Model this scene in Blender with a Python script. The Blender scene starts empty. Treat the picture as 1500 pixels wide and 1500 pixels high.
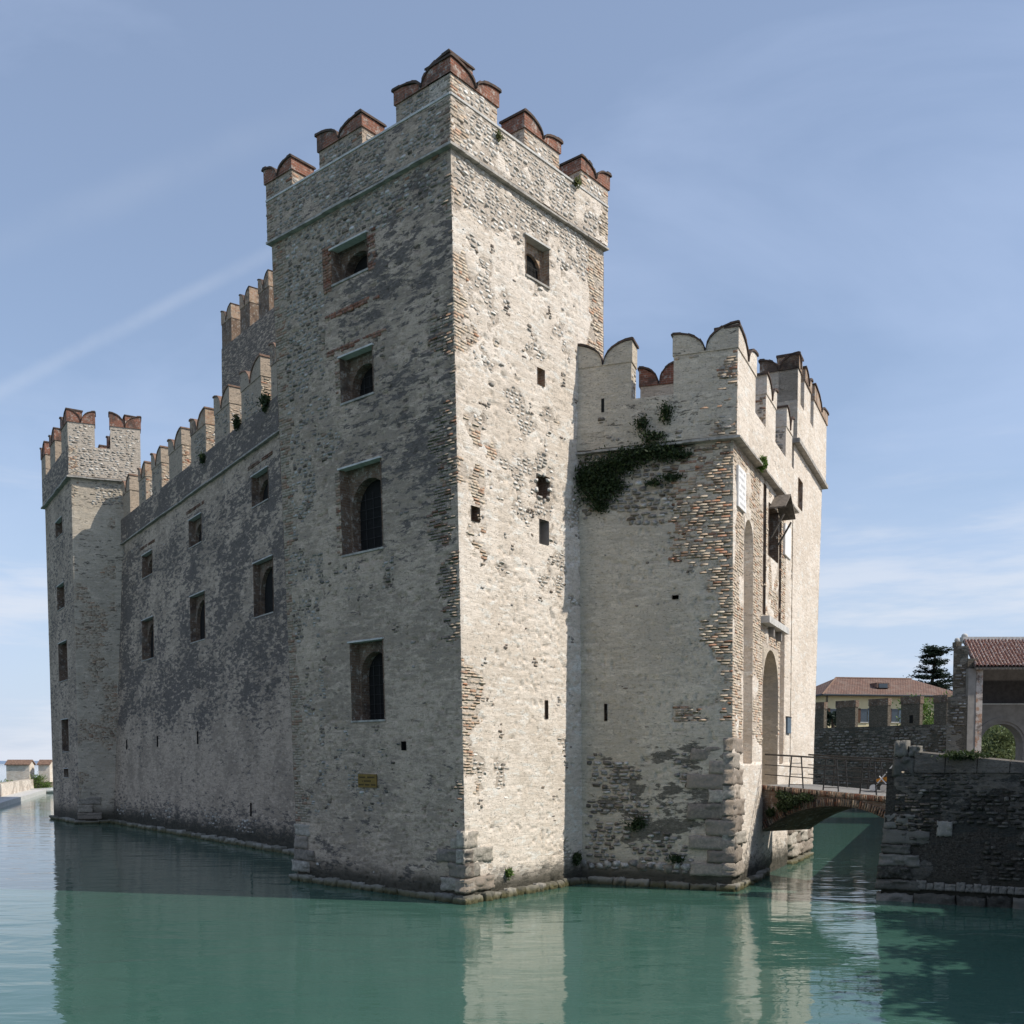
import bpy, math, random
import numpy as np
from mathutils import Vector, Matrix

# ------------------------------------------------------------------ camera, sky, sun
R_ = math.radians
scene = bpy.context.scene
CAMH, PITCH, FPX, HORIZ = 3.75, R_(3.0), 1500.0, 1118.0
PY0 = HORIZ + FPX * math.tan(PITCH)
cam = bpy.data.cameras.new('camera')
cam.sensor_width = 36.0
cam.lens = 36.0
cam.shift_y = (PY0 - 750.0) / 1500.0
cam.clip_start = 0.1
cam.clip_end = 20000
camo = bpy.data.objects.new('camera', cam)
camo.location = (0, 0, CAMH)
camo.rotation_euler = (R_(90) - PITCH, 0, 0)
scene.collection.objects.link(camo)
scene.camera = camo

SUN_EL, SUN_H = R_(43), Vector((0.97, -0.243, 0)).normalized()   # horizontal direction towards the sun
world = bpy.data.worlds.new('World')
scene.world = world
world.use_nodes = True
wt = world.node_tree
wt.nodes.clear()
wo = wt.nodes.new('ShaderNodeOutputWorld')
wb = wt.nodes.new('ShaderNodeBackground')
sky = wt.nodes.new('ShaderNodeTexSky')
sky.sky_type = 'NISHITA'
sky.sun_disc = False
sky.sun_elevation = SUN_EL
sky.sun_rotation = math.atan2(SUN_H.x, SUN_H.y)
sky.altitude = 100
sky.air_density = 1.0
sky.dust_density = 0.7
sky.ozone_density = 1.3
wb.inputs['Strength'].default_value = 0.14
tc = wt.nodes.new('ShaderNodeTexCoord')
mp = wt.nodes.new('ShaderNodeMapping')
mp.inputs['Rotation'].default_value = (R_(18), R_(-24), R_(35))
mp.inputs['Scale'].default_value = (1.1, 5.0, 4.0)
nz = wt.nodes.new('ShaderNodeTexNoise')
nz.inputs['Scale'].default_value = 1.3
nz.inputs['Detail'].default_value = 7
nz.inputs['Roughness'].default_value = 0.55
nz.inputs['Distortion'].default_value = 0.5
rp = wt.nodes.new('ShaderNodeMapRange')
rp.inputs['From Min'].default_value = 0.44
rp.inputs['From Max'].default_value = 0.80
rp.inputs['To Min'].default_value = 0.28
rp.inputs['To Max'].default_value = 0.62
mxc = wt.nodes.new('ShaderNodeMix')
mxc.data_type = 'RGBA'
mxc.inputs['B'].default_value = (4.2, 5.1, 7.0, 1)
wt.links.new(tc.outputs['Generated'], mp.inputs['Vector'])
wt.links.new(mp.outputs['Vector'], nz.inputs['Vector'])
wt.links.new(nz.outputs['Fac'], rp.inputs['Value'])
wt.links.new(rp.outputs['Result'], mxc.inputs['Factor'])
wt.links.new(sky.outputs['Color'], mxc.inputs['A'])

def wmath(op, a, b=0.0):
    x = wt.nodes.new('ShaderNodeMath'); x.operation = op
    for s, v in ((x.inputs[0], a), (x.inputs[1], b)):
        if hasattr(v, 'is_output'): wt.links.new(v, s)
        else: s.default_value = v
    return x.outputs[0]
def wrange(v, a, b, c=0.0, d=1.0):
    x = wt.nodes.new('ShaderNodeMapRange'); x.interpolation_type = 'SMOOTHSTEP'; wt.links.new(v, x.inputs['Value'])
    for k, q in zip(('From Min', 'From Max', 'To Min', 'To Max'), (a, b, c, d)): x.inputs[k].default_value = q
    return x.outputs['Result']
def wnoise(scale, vec_scale, detail=6, rough=0.6):
    m_ = wt.nodes.new('ShaderNodeMapping'); m_.inputs['Scale'].default_value = vec_scale
    n_ = wt.nodes.new('ShaderNodeTexNoise'); n_.inputs['Scale'].default_value = scale; n_.inputs['Detail'].default_value = detail; n_.inputs['Roughness'].default_value = rough
    wt.links.new(tc.outputs['Generated'], m_.inputs['Vector']); wt.links.new(m_.outputs['Vector'], n_.inputs['Vector'])
    return n_.outputs['Fac']
def wmix(f, a, b):
    x = wt.nodes.new('ShaderNodeMix'); x.data_type = 'RGBA'; wt.links.new(f, x.inputs['Factor']); wt.links.new(a, x.inputs['A']); x.inputs['B'].default_value = b
    return x.outputs['Result']
wsep = wt.nodes.new('ShaderNodeSeparateXYZ'); wt.links.new(tc.outputs['Generated'], wsep.inputs[0])
c_ = wmix(wrange(wsep.outputs['Z'], 0.0, 0.30, 0.72, 0.0), mxc.outputs['Result'], (4.0, 4.75, 6.2, 1))      # pale haze all round the horizon
c_ = wmix(wmath('MULTIPLY', wrange(wnoise(1.6, (1.6, 1.6, 11.0)), 0.47, 0.64, 0, 0.75), wrange(wsep.outputs['Z'], 0.34, 0.08)), c_, (5.6, 5.9, 6.5, 1))   # flat low clouds
def streak_cloud(p, q, width, amt):            # thin straight wisp of high cloud between two directions
    p = Vector(p).normalized(); q = Vector(q).normalized(); n_ = p.cross(q).normalized(); mid_ = (p + q).normalized(); half = p.dot(mid_)
    def dot(v):
        x = wt.nodes.new('ShaderNodeVectorMath'); x.operation = 'DOT_PRODUCT'; wt.links.new(tc.outputs['Generated'], x.inputs[0]); x.inputs[1].default_value = v; return x.outputs['Value']
    off = wmath('ADD', dot(n_), wmath('MULTIPLY', wmath('SUBTRACT', wnoise(7, (1, 1, 1)), 0.5), width * 1.2))
    f_ = wmath('MULTIPLY', wrange(wmath('ABSOLUTE', off), width, 0.0, 0, amt), wrange(dot(mid_), half - 0.02, half + 0.03))
    return wmath('MULTIPLY', f_, wrange(wnoise(11, (1, 1, 1)), 0.3, 0.6, 0.35, 1.0))
c_ = wmix(streak_cloud((-0.60, 1.0, 0.30), (-0.17, 1.0, 0.515), 0.009, 0.17), c_, (5.8, 6.2, 6.9, 1))
c_ = wmix(streak_cloud((-0.46, 1.0, 0.50), (-0.22, 1.0, 0.60), 0.02, 0.12), c_, (5.8, 6.2, 6.9, 1))
wt.links.new(c_, wb.inputs['Color'])
wt.links.new(wb.outputs['Background'], wo.inputs['Surface'])

sun = bpy.data.lights.new('sun', 'SUN')
sun.energy = 4.5
sun.angle = R_(0.5)
sun.color = (1.0, 0.94, 0.845)
suno = bpy.data.objects.new('sun', sun)
sdir = Vector((SUN_H.x * math.cos(SUN_EL), SUN_H.y * math.cos(SUN_EL), math.sin(SUN_EL)))
suno.rotation_euler = sdir.to_track_quat('Z', 'Y').to_euler()
suno.location = (60, -40, 70)
scene.collection.objects.link(suno)

vs = scene.view_settings
vs.view_transform = 'Standard'
vs.look = 'None'
vs.exposure = 0.0
vs.gamma = 1.0

# ------------------------------------------------------------------ measuring helpers
FWD = np.array([0, math.cos(PITCH), -math.sin(PITCH)])
UPV = np.array([0, math.sin(PITCH), math.cos(PITCH)])
CAMP = np.array([0, 0, CAMH])

def proj(p):
    d = np.asarray(p, float) - CAMP
    w = d @ FWD
    return np.array([750 + FPX * d[0] / w, PY0 - FPX * (d @ UPV) / w])

def ray(px, py):
    return FWD + np.array([1.0, 0, 0]) * (px - 750) / FPX + UPV * (PY0 - py) / FPX

def at(px, py, Y):            # the point seen at that place of the photograph, Y metres away
    r = ray(px, py)
    return CAMP + r * (Y / r[1])

def atz(px, py, z):           # the point seen there at height z
    r = ray(px, py)
    return CAMP + r * ((z - CAMH) / r[2])

def xyz(x, y, z):
    return np.array([x, y, z], float)

def onz(p, z):
    return np.array([p[0], p[1], z], float)

# ------------------------------------------------------------------ noise
def _h(ix, iy, s):
    h = (ix.astype(np.int64) * 374761393 + iy.astype(np.int64) * 668265263 + s * 974634777) & 0xffffffff
    h = ((h ^ (h >> 13)) * 1274126177) & 0xffffffff
    h = (h ^ (h >> 16)) & 0xffffff
    return h / float(0xffffff)

def vn(x, y, s=0):
    x = np.asarray(x, float); y = np.asarray(y, float)
    ix = np.floor(x); iy = np.floor(y)
    fx = x - ix; fy = y - iy
    fx = fx * fx * (3 - 2 * fx); fy = fy * fy * (3 - 2 * fy)
    a = _h(ix, iy, s); b = _h(ix + 1, iy, s); c = _h(ix, iy + 1, s); d = _h(ix + 1, iy + 1, s)
    return (a * (1 - fx) + b * fx) * (1 - fy) + (c * (1 - fx) + d * fx) * fy

def fbm(x, y, s=0, o=4):
    t = 0; amp = 0.5; f = 1.0; n = 0
    for i in range(o):
        t = t + amp * vn(np.asarray(x) * f, np.asarray(y) * f, s + i * 17)
        n += amp; amp *= 0.5; f *= 2.03
    return t / n

def ss(e0, e1, x):
    t = np.clip((np.asarray(x, float) - e0) / (e1 - e0), 0, 1)
    return t * t * (3 - 2 * t)

# ------------------------------------------------------------------ materials
MATS = {}

class NT:
    def __init__(self, name):
        m = bpy.data.materials.new(name); m.use_nodes = True
        self.m = m; self.t = m.node_tree; self.t.nodes.clear()
        self.out = self.n('ShaderNodeOutputMaterial')
        self.b = self.n('ShaderNodeBsdfPrincipled')
        self.l(self.b.outputs[0], self.out.inputs['Surface'])
        self.b.inputs['Roughness'].default_value = 0.92
        self.b.inputs['Specular IOR Level'].default_value = 0.15
        MATS[name] = m
    def n(self, t, **k):
        x = self.t.nodes.new(t)
        for a, v in k.items(): setattr(x, a, v)
        return x
    def l(self, a, b): self.t.links.new(a, b)
    def setin(self, sock, v):
        if hasattr(v, 'is_output'): self.l(v, sock)
        else: sock.default_value = v
    def noise(self, scale, detail=4, rough=0.6, vec=None, dist=0.0):
        x = self.n('ShaderNodeTexNoise')
        x.inputs['Scale'].default_value = scale; x.inputs['Detail'].default_value = detail
        x.inputs['Roughness'].default_value = rough; x.inputs['Distortion'].default_value = dist
        if vec is not None: self.l(vec, x.inputs['Vector'])
        return x.outputs['Fac']
    def obj(self): return self.n('ShaderNodeTexCoord').outputs['Object']
    def geo(self): return self.n('ShaderNodeNewGeometry').outputs['Position']
    def mapv(self, vec, scale=(1, 1, 1), rot=(0, 0, 0)):
        x = self.n('ShaderNodeMapping'); self.l(vec, x.inputs['Vector'])
        x.inputs['Scale'].default_value = scale; x.inputs['Rotation'].default_value = rot
        return x.outputs['Vector']
    def math(self, op, a, b=0.0, c=None, clamp=False):
        x = self.n('ShaderNodeMath', operation=op, use_clamp=clamp)
        self.setin(x.inputs[0], a); self.setin(x.inputs[1], b)
        if c is not None: self.setin(x.inputs[2], c)
        return x.outputs[0]
    def mr(self, v, a, b, c=0.0, d=1.0):
        x = self.n('ShaderNodeMapRange', interpolation_type='SMOOTHSTEP')
        self.setin(x.inputs['Value'], v)
        for k, q in zip(('From Min', 'From Max', 'To Min', 'To Max'), (a, b, c, d)): x.inputs[k].default_value = q
        return x.outputs['Result']
    def mix(self, f, a, b, mode='MIX'):
        x = self.n('ShaderNodeMix', data_type='RGBA', blend_type=mode)
        self.setin(x.inputs['Factor'], f)
        for s, v in (('A', a), ('B', b)):
            if isinstance(v, tuple) and len(v) == 3: v = v + (1,)
            self.setin(x.inputs[s], v)
        return x.outputs['Result']
    def ramp(self, f, stops, const=False):
        x = self.n('ShaderNodeValToRGB'); self.l(f, x.inputs[0])
        cr = x.color_ramp
        if const: cr.interpolation = 'CONSTANT'
        while len(cr.elements) < len(stops): cr.elements.new(0.5)
        for e, (p, c) in zip(cr.elements, stops):
            e.position = p; e.color = tuple(c) + (1,)
        return x.outputs['Color']
    def attr(self, name):
        x = self.n('ShaderNodeAttribute', attribute_name=name)
        s = self.n('ShaderNodeSeparateColor'); self.l(x.outputs['Color'], s.inputs[0])
        return s.outputs['Red'], s.outputs['Green'], s.outputs['Blue']
    def bump(self, h, strength=0.5, dist=0.02):
        x = self.n('ShaderNodeBump'); x.inputs['Strength'].default_value = strength
        x.inputs['Distance'].default_value = dist
        self.l(h, x.inputs['Height']); self.l(x.outputs[0], self.b.inputs['Normal'])
    def col(self, c):
        if isinstance(c, tuple) and len(c) == 3: c = c + (1,)
        self.setin(self.b.inputs['Base Color'], c)

def masonry_material(name, light, grey, dark, mortar, warm, gap=0.45):
    t = NT(name); g = t.geo()
    pl, st, dm = t.attr('wm')
    flat = t.mapv(g, (1, 1, 3.0))                     # weathering follows the courses
    big = t.noise(0.5, 6, 0.62, g); mid = t.noise(3.4, 7, 0.7, flat, 0.3); fine = t.noise(21, 5, 0.75, g)
    spot = t.noise(8.0, 3, 0.6, flat, 0.5); speck = t.noise(15, 3, 0.6, flat, 0.3)
    streak = t.noise(1.0, 6, 0.7, t.mapv(g, (2.4, 2.4, 0.3)))
    c = t.mix(t.mr(t.math('ADD', big, t.math('MULTIPLY', t.math('SUBTRACT', t.noise(2.6, 8, 0.8, flat, 0.4), 0.5), 0.9)), 0.42, 0.58), light, grey)
    c = t.mix(t.mr(mid, 0.45, 0.68, 0, 0.6), c, warm)
    c = t.mix(t.mr(streak, 0.52, 0.72, 0, 0.4), c, grey)
    c = t.mix(t.mr(t.noise(1.7, 7, 0.7, flat, 0.5), 0.53, 0.62, 0, 0.6), c, tuple(min(0.8, x * 1.25) for x in light))
    course = t.noise(1.5, 4, 0.6, t.mapv(g, (1.0, 1.0, 6.5)), 0.25)
    c = t.mix(t.mr(course, 0.54, 0.62, 0, 0.42), c, tuple(x * 0.75 for x in grey))
    c = t.mix(t.mr(course, 0.40, 0.30, 0, 0.35), c, warm)
    mo = t.mix(t.mr(spot, 0.45, 0.62), mortar, tuple(x * gap for x in mortar))
    mo = t.mix(t.mr(fine, 0.48, 0.68, 0, 0.6), mo, light)
    pf = t.mr(t.math('ADD', pl, t.math('MULTIPLY', t.math('SUBTRACT', mid, 0.5), 1.5)), 0.40, 0.52)
    c = t.mix(pf, mo, c)
    sf = t.math('ADD', st, t.math('MULTIPLY', t.math('SUBTRACT', t.noise(1.9, 9, 0.76, t.mapv(g, (1, 1, 3.4), (R_(6), R_(-5), 0)), 0.3), 0.5), 2.9))
    c = t.mix(t.mr(sf, 0.46, 0.60, 0, 0.9), c, t.mix(t.mr(spot, 0.38, 0.60), dark, tuple(x * 1.9 for x in dark)))
    c = t.mix(t.mr(spot, 0.62, 0.68, 0, 0.55), c, tuple(x * 0.55 for x in mortar))
    c = t.mix(t.mr(speck, 0.63, 0.70, 0, 0.75), c, tuple(x * 0.33 for x in mortar))
    c = t.mix(t.mr(fine, 0.42, 0.75, 0.0, 0.5), c, tuple(x * 0.62 for x in grey))
    c = t.mix(t.math('MULTIPLY', dm, 0.92), c, (0.042, 0.040, 0.030))
    t.col(c)
    hgt = t.math('ADD', t.math('ADD', t.math('MULTIPLY', mid, 0.4), t.math('MULTIPLY', course, -0.6)), t.math('MULTIPLY', fine, 0.4))
    hgt = t.math('SUBTRACT', hgt, t.mr(speck, 0.60, 0.70, 0, 0.9))
    t.bump(hgt, 0.7, 0.06)

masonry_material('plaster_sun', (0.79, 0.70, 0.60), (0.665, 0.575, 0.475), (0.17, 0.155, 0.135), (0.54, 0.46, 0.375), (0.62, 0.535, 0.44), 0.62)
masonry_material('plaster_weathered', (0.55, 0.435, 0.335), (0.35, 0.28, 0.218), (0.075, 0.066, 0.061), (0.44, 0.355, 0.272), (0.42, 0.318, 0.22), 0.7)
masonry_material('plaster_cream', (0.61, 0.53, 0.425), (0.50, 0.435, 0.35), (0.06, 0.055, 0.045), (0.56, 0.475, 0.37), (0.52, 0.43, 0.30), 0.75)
masonry_material('dark_rubble', (0.18, 0.157, 0.13), (0.12, 0.108, 0.095), (0.028, 0.029, 0.026), (0.06, 0.052, 0.042), (0.10, 0.085, 0.06))
masonry_material('grey_rubble', (0.25, 0.22, 0.18), (0.18, 0.165, 0.14), (0.05, 0.05, 0.042), (0.15, 0.125, 0.095), (0.22, 0.18, 0.13))

def piece_material(name, stops, bump=0.5, dirt=(0.10, 0.09, 0.08), wet=False):
    t = NT(name); g = t.geo()
    ti, va, di = t.attr('pc')
    c = t.ramp(ti, stops)
    n1 = t.noise(11, 5, 0.65, g); n2 = t.noise(40, 3, 0.7, g)
    c = t.mix(t.mr(n1, 0.4, 0.75, 0, 0.45), c, (0.50, 0.46, 0.40))
    c = t.mix(t.math('MULTIPLY', t.mr(n1, 0.35, 0.6), di), c, dirt)
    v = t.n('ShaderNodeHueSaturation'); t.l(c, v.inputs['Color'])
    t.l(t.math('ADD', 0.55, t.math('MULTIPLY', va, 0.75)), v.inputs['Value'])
    c = v.outputs[0]
    if wet:
        sx = t.n('ShaderNodeSeparateXYZ'); t.l(g, sx.inputs[0]); zz = t.math('ADD', sx.outputs['Z'], t.math('MULTIPLY', t.math('SUBTRACT', n1, 0.5), 0.25))
        c = t.mix(t.mr(zz, 0.05, 0.22, 0.8, 0.0), c, (0.10, 0.09, 0.035))
        c = t.mix(t.mr(zz, 0.30, 0.42, 0.0, 0.55), c, (0.05, 0.048, 0.045))
        c = t.mix(t.mr(zz, -0.04, 0.08, 0.9, 0.0), c, (0.03, 0.032, 0.018))
    t.col(c)
    t.bump(t.math('ADD', n1, t.math('MULTIPLY', n2, 0.5)), bump, 0.03)

piece_material('brick', [(0.0, (0.15, 0.08, 0.055)), (0.18, (0.33, 0.13, 0.075)), (0.36, (0.42, 0.24, 0.15)),
                         (0.58, (0.47, 0.36, 0.26)), (1.0, (0.52, 0.45, 0.35))])
piece_material('field_stone', [(0.0, (0.13, 0.10, 0.085)), (0.2, (0.29, 0.23, 0.17)), (0.45, (0.38, 0.35, 0.31)),
                               (0.7, (0.50, 0.46, 0.40)), (1.0, (0.66, 0.63, 0.58))])
piece_material('quoin_limestone', [(0.0, (0.36, 0.295, 0.235)), (0.5, (0.50, 0.425, 0.345)), (1.0, (0.58, 0.525, 0.44))], 0.9)
piece_material('plinth_rock', [(0.0, (0.15, 0.14, 0.11)), (0.5, (0.30, 0.28, 0.23)), (1.0, (0.44, 0.41, 0.36))], 0.9, (0.07, 0.07, 0.045), True)
piece_material('quay_rock', [(0.0, (0.05, 0.046, 0.04)), (0.5, (0.13, 0.12, 0.102)), (1.0, (0.26, 0.24, 0.21))], 0.9, (0.03, 0.032, 0.022))

def brickwork(name, c1, c2, mort, lichen=None, lt=0.52):
    t = NT(name); uv = t.n('ShaderNodeUVMap').outputs[0]; g = t.geo()
    b = t.n('ShaderNodeTexBrick'); t.l(uv, b.inputs['Vector'])
    b.inputs['Scale'].default_value = 1.0; b.inputs['Brick Width'].default_value = 0.26
    b.inputs['Row Height'].default_value = 0.075; b.inputs['Mortar Size'].default_value = 0.008
    b.inputs['Mortar Smooth'].default_value = 0.3; b.inputs['Bias'].default_value = -0.1
    for k, c in (('Color1', c1), ('Color2', c2), ('Mortar', mort)): b.inputs[k].default_value = c + (1,)
    n = t.noise(2.6, 6, 0.7, g); f = t.noise(14, 4, 0.7, g)
    c = t.mix(t.mr(f, 0.4, 0.75, 0, 0.4), b.outputs['Color'], tuple(x * 0.5 for x in c2))
    c = t.mix(t.mr(n, lt, lt + 0.12, 0, 0.75), c, lichen or (0.42, 0.38, 0.32))
    c = t.mix(t.mr(t.noise(5.5, 7, 0.75, g), 0.53, 0.62, 0, 0.8), c, (0.45, 0.41, 0.36))
    c = t.mix(t.mr(t.noise(1.4, 7, 0.75, g), 0.49, 0.62, 0, 0.8), c, (0.085, 0.065, 0.055))
    t.col(c)
    t.bump(t.math('ADD', t.math('MULTIPLY', b.outputs['Fac'], -0.6), f), 0.7, 0.02)

brickwork('red_brick', (0.30, 0.12, 0.075), (0.21, 0.088, 0.058), (0.33, 0.25, 0.20), (0.20, 0.12, 0.09))
brickwork('patchy_brick', (0.42, 0.24, 0.15), (0.36, 0.17, 0.10), (0.48, 0.42, 0.34), (0.56, 0.53, 0.49), 0.40)
brickwork('pale_brick', (0.42, 0.30, 0.20), (0.36, 0.20, 0.125), (0.48, 0.42, 0.34))
brickwork('dull_brick', (0.22, 0.15, 0.105), (0.17, 0.105, 0.07), (0.24, 0.20, 0.16), (0.20, 0.175, 0.14))

def simple(name, c, rough=0.85, var=0.35, scale=6, bump=0.3, c2=None, spec=0.2, metal=0.0, dist=0.02):
    t = NT(name); g = t.geo()
    n = t.noise(scale, 6, 0.65, g)
    t.col(t.mix(t.mr(n, 0.3, 0.72), c, c2 or tuple(x * (1 - var) for x in c)))
    t.b.inputs['Roughness'].default_value = rough
    t.b.inputs['Specular IOR Level'].default_value = spec
    t.b.inputs['Metallic'].default_value = metal
    if bump: t.bump(n, bump, dist)
    return t

simple('white_stone', (0.62, 0.60, 0.56), var=0.35, scale=5)
simple('string_stone', (0.46, 0.425, 0.375), c2=(0.22, 0.205, 0.185), scale=4)
simple('tile_dark', (0.12, 0.075, 0.055), c2=(0.055, 0.05, 0.045), scale=7, bump=0.6)
simple('tile_brown', (0.27, 0.17, 0.12), c2=(0.13, 0.085, 0.065), scale=5, bump=0.5)
simple('interior_dark', (0.02, 0.019, 0.018), rough=1.0, bump=0)  # near-black standing for the unlit depth of openings
simple('iron', (0.035, 0.032, 0.03), rough=0.6, scale=20, bump=0.2, spec=0.4)
simple('old_wood', (0.20, 0.17, 0.14), c2=(0.10, 0.085, 0.07), scale=9, bump=0.5)
simple('marble', (0.78, 0.77, 0.75), var=0.12, scale=3, bump=0.05)
simple('letter_grey', (0.55, 0.54, 0.53), bump=0)
simple('sign_yellow', (0.24, 0.155, 0.042), c2=(0.17, 0.11, 0.035), scale=9, bump=0.1)
simple('letter_dark', (0.05, 0.035, 0.02), bump=0)
simple('gravel_deck', (0.34, 0.325, 0.30), c2=(0.14, 0.135, 0.13), scale=26, bump=0.5)
simple('earth', (0.20, 0.18, 0.14), scale=0.6, bump=0.2)
simple('lake_bed', (0.06, 0.10, 0.08), scale=0.6, bump=0.2)
simple('hill_far', (0.20, 0.27, 0.37), var=0.2, scale=0.004, bump=0)  # bluish grey carries the distance haze in the hill colour
simple('yellow_stucco', (0.72, 0.62, 0.38), var=0.1, scale=1.5, bump=0.1)
simple('shutter_blue', (0.12, 0.16, 0.20), scale=8, bump=0.1)
simple('shutter_brown', (0.13, 0.07, 0.045), scale=8, bump=0.1)
simple('painted_white', (0.75, 0.75, 0.74), rough=0.4, var=0.08, spec=0.5)
simple('gutter', (0.07, 0.075, 0.08), rough=0.5)
simple('engine_black', (0.03, 0.03, 0.035), rough=0.4, spec=0.5)
simple('signal_red', (0.42, 0.04, 0.035), rough=0.5)
simple('orange_cloth', (0.62, 0.26, 0.04), rough=0.8)
simple('bark', (0.10, 0.075, 0.055), scale=12, bump=0.8)
simple('loft_dark', (0.09, 0.08, 0.075), scale=4)
simple('grey_plaster', (0.30, 0.275, 0.245), c2=(0.22, 0.20, 0.18), scale=2.5)
t = simple('window_glass', (0.05, 0.07, 0.09), rough=0.08, spec=0.6, bump=0)

def leafmat(name, a, b):
    t = NT(name)
    x = t.n('ShaderNodeNewGeometry')
    t.col(t.mix(x.outputs['Random Per Island'], a, b))
    t.b.inputs['Roughness'].default_value = 0.65
    t.b.inputs['Specular IOR Level'].default_value = 0.3
    tr = t.n('ShaderNodeBsdfTranslucent'); t.setin(tr.inputs[0], tuple(x * 1.3 for x in b) + (1,))
    m = t.n('ShaderNodeMixShader'); m.inputs[0].default_value = 0.25
    t.l(t.b.outputs[0], m.inputs[1]); t.l(tr.outputs[0], m.inputs[2]); t.l(m.outputs[0], t.out.inputs['Surface'])

leafmat('leaf_ivy', (0.018, 0.030, 0.012), (0.05, 0.075, 0.025))
leafmat('leaf_bright', (0.05, 0.10, 0.02), (0.13, 0.20, 0.045))
leafmat('leaf_cedar', (0.008, 0.020, 0.014), (0.026, 0.045, 0.028))
leafmat('leaf_willow', (0.06, 0.09, 0.03), (0.16, 0.19, 0.08))
leafmat('leaf_grass', (0.07, 0.09, 0.03), (0.15, 0.16, 0.06))

# water
t = NT('lake_water'); g = t.geo()
swell = t.noise(0.55, 2, 0.5, t.mapv(g, (0.75, 1.5, 1), (0, 0, R_(8))), 0.6)
rip = t.noise(2.1, 3, 0.5, t.mapv(g, (0.8, 1.9, 1), (0, 0, R_(-6))), 0.8)
fine = t.noise(9, 2, 0.5, t.mapv(g, (0.7, 1.6, 1)))
patch = t.noise(0.07, 3, 0.5, g)
t.col(t.mix(t.mr(patch, 0.35, 0.65), (0.044, 0.112, 0.086), (0.052, 0.124, 0.094)))
t.b.inputs['Roughness'].default_value = 0.03
t.b.inputs['IOR'].default_value = 1.333
t.b.inputs['Specular IOR Level'].default_value = 0.5
t.bump(t.math('ADD', t.math('ADD', swell, t.math('MULTIPLY', rip, 0.17)), t.math('MULTIPLY', fine, 0.008)), 0.32, 0.10)

# roof tiles (Roman pantiles, mottled with lichen)
t = NT('roof_pantile'); g = t.geo()
n = t.noise(1.3, 6, 0.7, g); f = t.noise(6, 5, 0.7, g)
c = t.mix(t.mr(f, 0.38, 0.62), (0.25, 0.11, 0.075), (0.15, 0.08, 0.062))
c = t.mix(t.mr(t.noise(8.5, 3, 0.6, g), 0.5, 0.6, 0, 0.85), c, (0.50, 0.45, 0.40))
t.col(c); t.bump(f, 0.5, 0.03)
t = NT('roof_house'); uv = t.n('ShaderNodeUVMap').outputs[0]; g = t.geo()
b = t.n('ShaderNodeTexBrick'); t.l(uv, b.inputs['Vector'])
b.inputs['Scale'].default_value = 1; b.inputs['Brick Width'].default_value = 0.3; b.inputs['Row Height'].default_value = 0.42
b.inputs['Mortar Size'].default_value = 0.05
for k, c in (('Color1', (0.25, 0.15, 0.11)), ('Color2', (0.17, 0.105, 0.08)), ('Mortar', (0.10, 0.06, 0.05))): b.inputs[k].default_value = c + (1,)
t.col(t.mix(t.mr(t.noise(0.9, 5, 0.7, g), 0.4, 0.7, 0, 0.6), b.outputs['Color'], (0.22, 0.17, 0.14)))

# ------------------------------------------------------------------ object helpers
COL = scene.collection

def thing(name, label, cat, loc, group=None):
    o = bpy.data.objects.new(name, None); COL.objects.link(o)
    o.empty_display_size = 0.5
    o.location = loc
    o['label'] = label; o['category'] = cat
    if group: o['group'] = group
    return o

def root_loc(p):
    o = p; v = Vector((0, 0, 0))
    while o.parent is not None: o = o.parent
    return o.location.copy() if o.type == 'EMPTY' else Vector((0, 0, 0))

def adopt(o, parent):                    # vertices stay in world coordinates
    o.parent = parent
    if parent.parent is None and parent.type == 'EMPTY':
        o.matrix_parent_inverse = Matrix.Translation(-parent.location)

def tag(o, label=None, cat=None, group=None, kind=None):
    for k, v in (('label', label), ('category', cat), ('group', group), ('kind', kind)):
        if v: o[k] = v
    return o

def mesh_obj(name, me, parent=None):
    o = bpy.data.objects.new(name, me); COL.objects.link(o)
    if parent is not None: adopt(o, parent)
    return o

def np_mesh(name, V, loops, counts, mat, smooth=False, attr=None):
    me = bpy.data.meshes.new(name)
    V = np.ascontiguousarray(V, np.float32); n = len(V)
    loops = np.ascontiguousarray(loops, np.int32); counts = np.ascontiguousarray(counts, np.int32)
    me.vertices.add(n); me.vertices.foreach_set('co', V.ravel())
    me.loops.add(len(loops)); me.loops.foreach_set('vertex_index', loops)
    me.polygons.add(len(counts))
    st = np.zeros(len(counts), np.int32); st[1:] = np.cumsum(counts)[:-1]
    me.polygons.foreach_set('loop_start', st)
    if smooth: me.polygons.foreach_set('use_smooth', np.ones(len(counts), bool))
    me.update(calc_edges=True)
    if attr:
        for k, c in attr.items():
            a = me.attributes.new(k, 'FLOAT_COLOR', 'POINT')
            rgba = np.ones((n, 4), np.float32); rgba[:, :3] = c
            a.data.foreach_set('color', rgba.ravel())
    me.materials.append(MATS[mat])
    return me

def add_uv(me):
    uvl = me.uv_layers.new(name='UVMap')
    co = np.zeros(len(me.vertices) * 3, np.float32); me.vertices.foreach_get('co', co); co = co.reshape(-1, 3)
    for p in me.polygons:
        nrm = p.normal
        if abs(nrm.z) > 0.85: ax = (Vector((1, 0, 0)), Vector((0, 1, 0)))
        else:
            tt = Vector((0, 0, 1)).cross(nrm).normalized(); ax = (tt, nrm.cross(tt))
        for li in p.loop_indices:
            v = Vector(co[me.loops[li].vertex_index])
            uvl.data[li].uv = (v.dot(ax[0]), v.dot(ax[1]))

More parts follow.
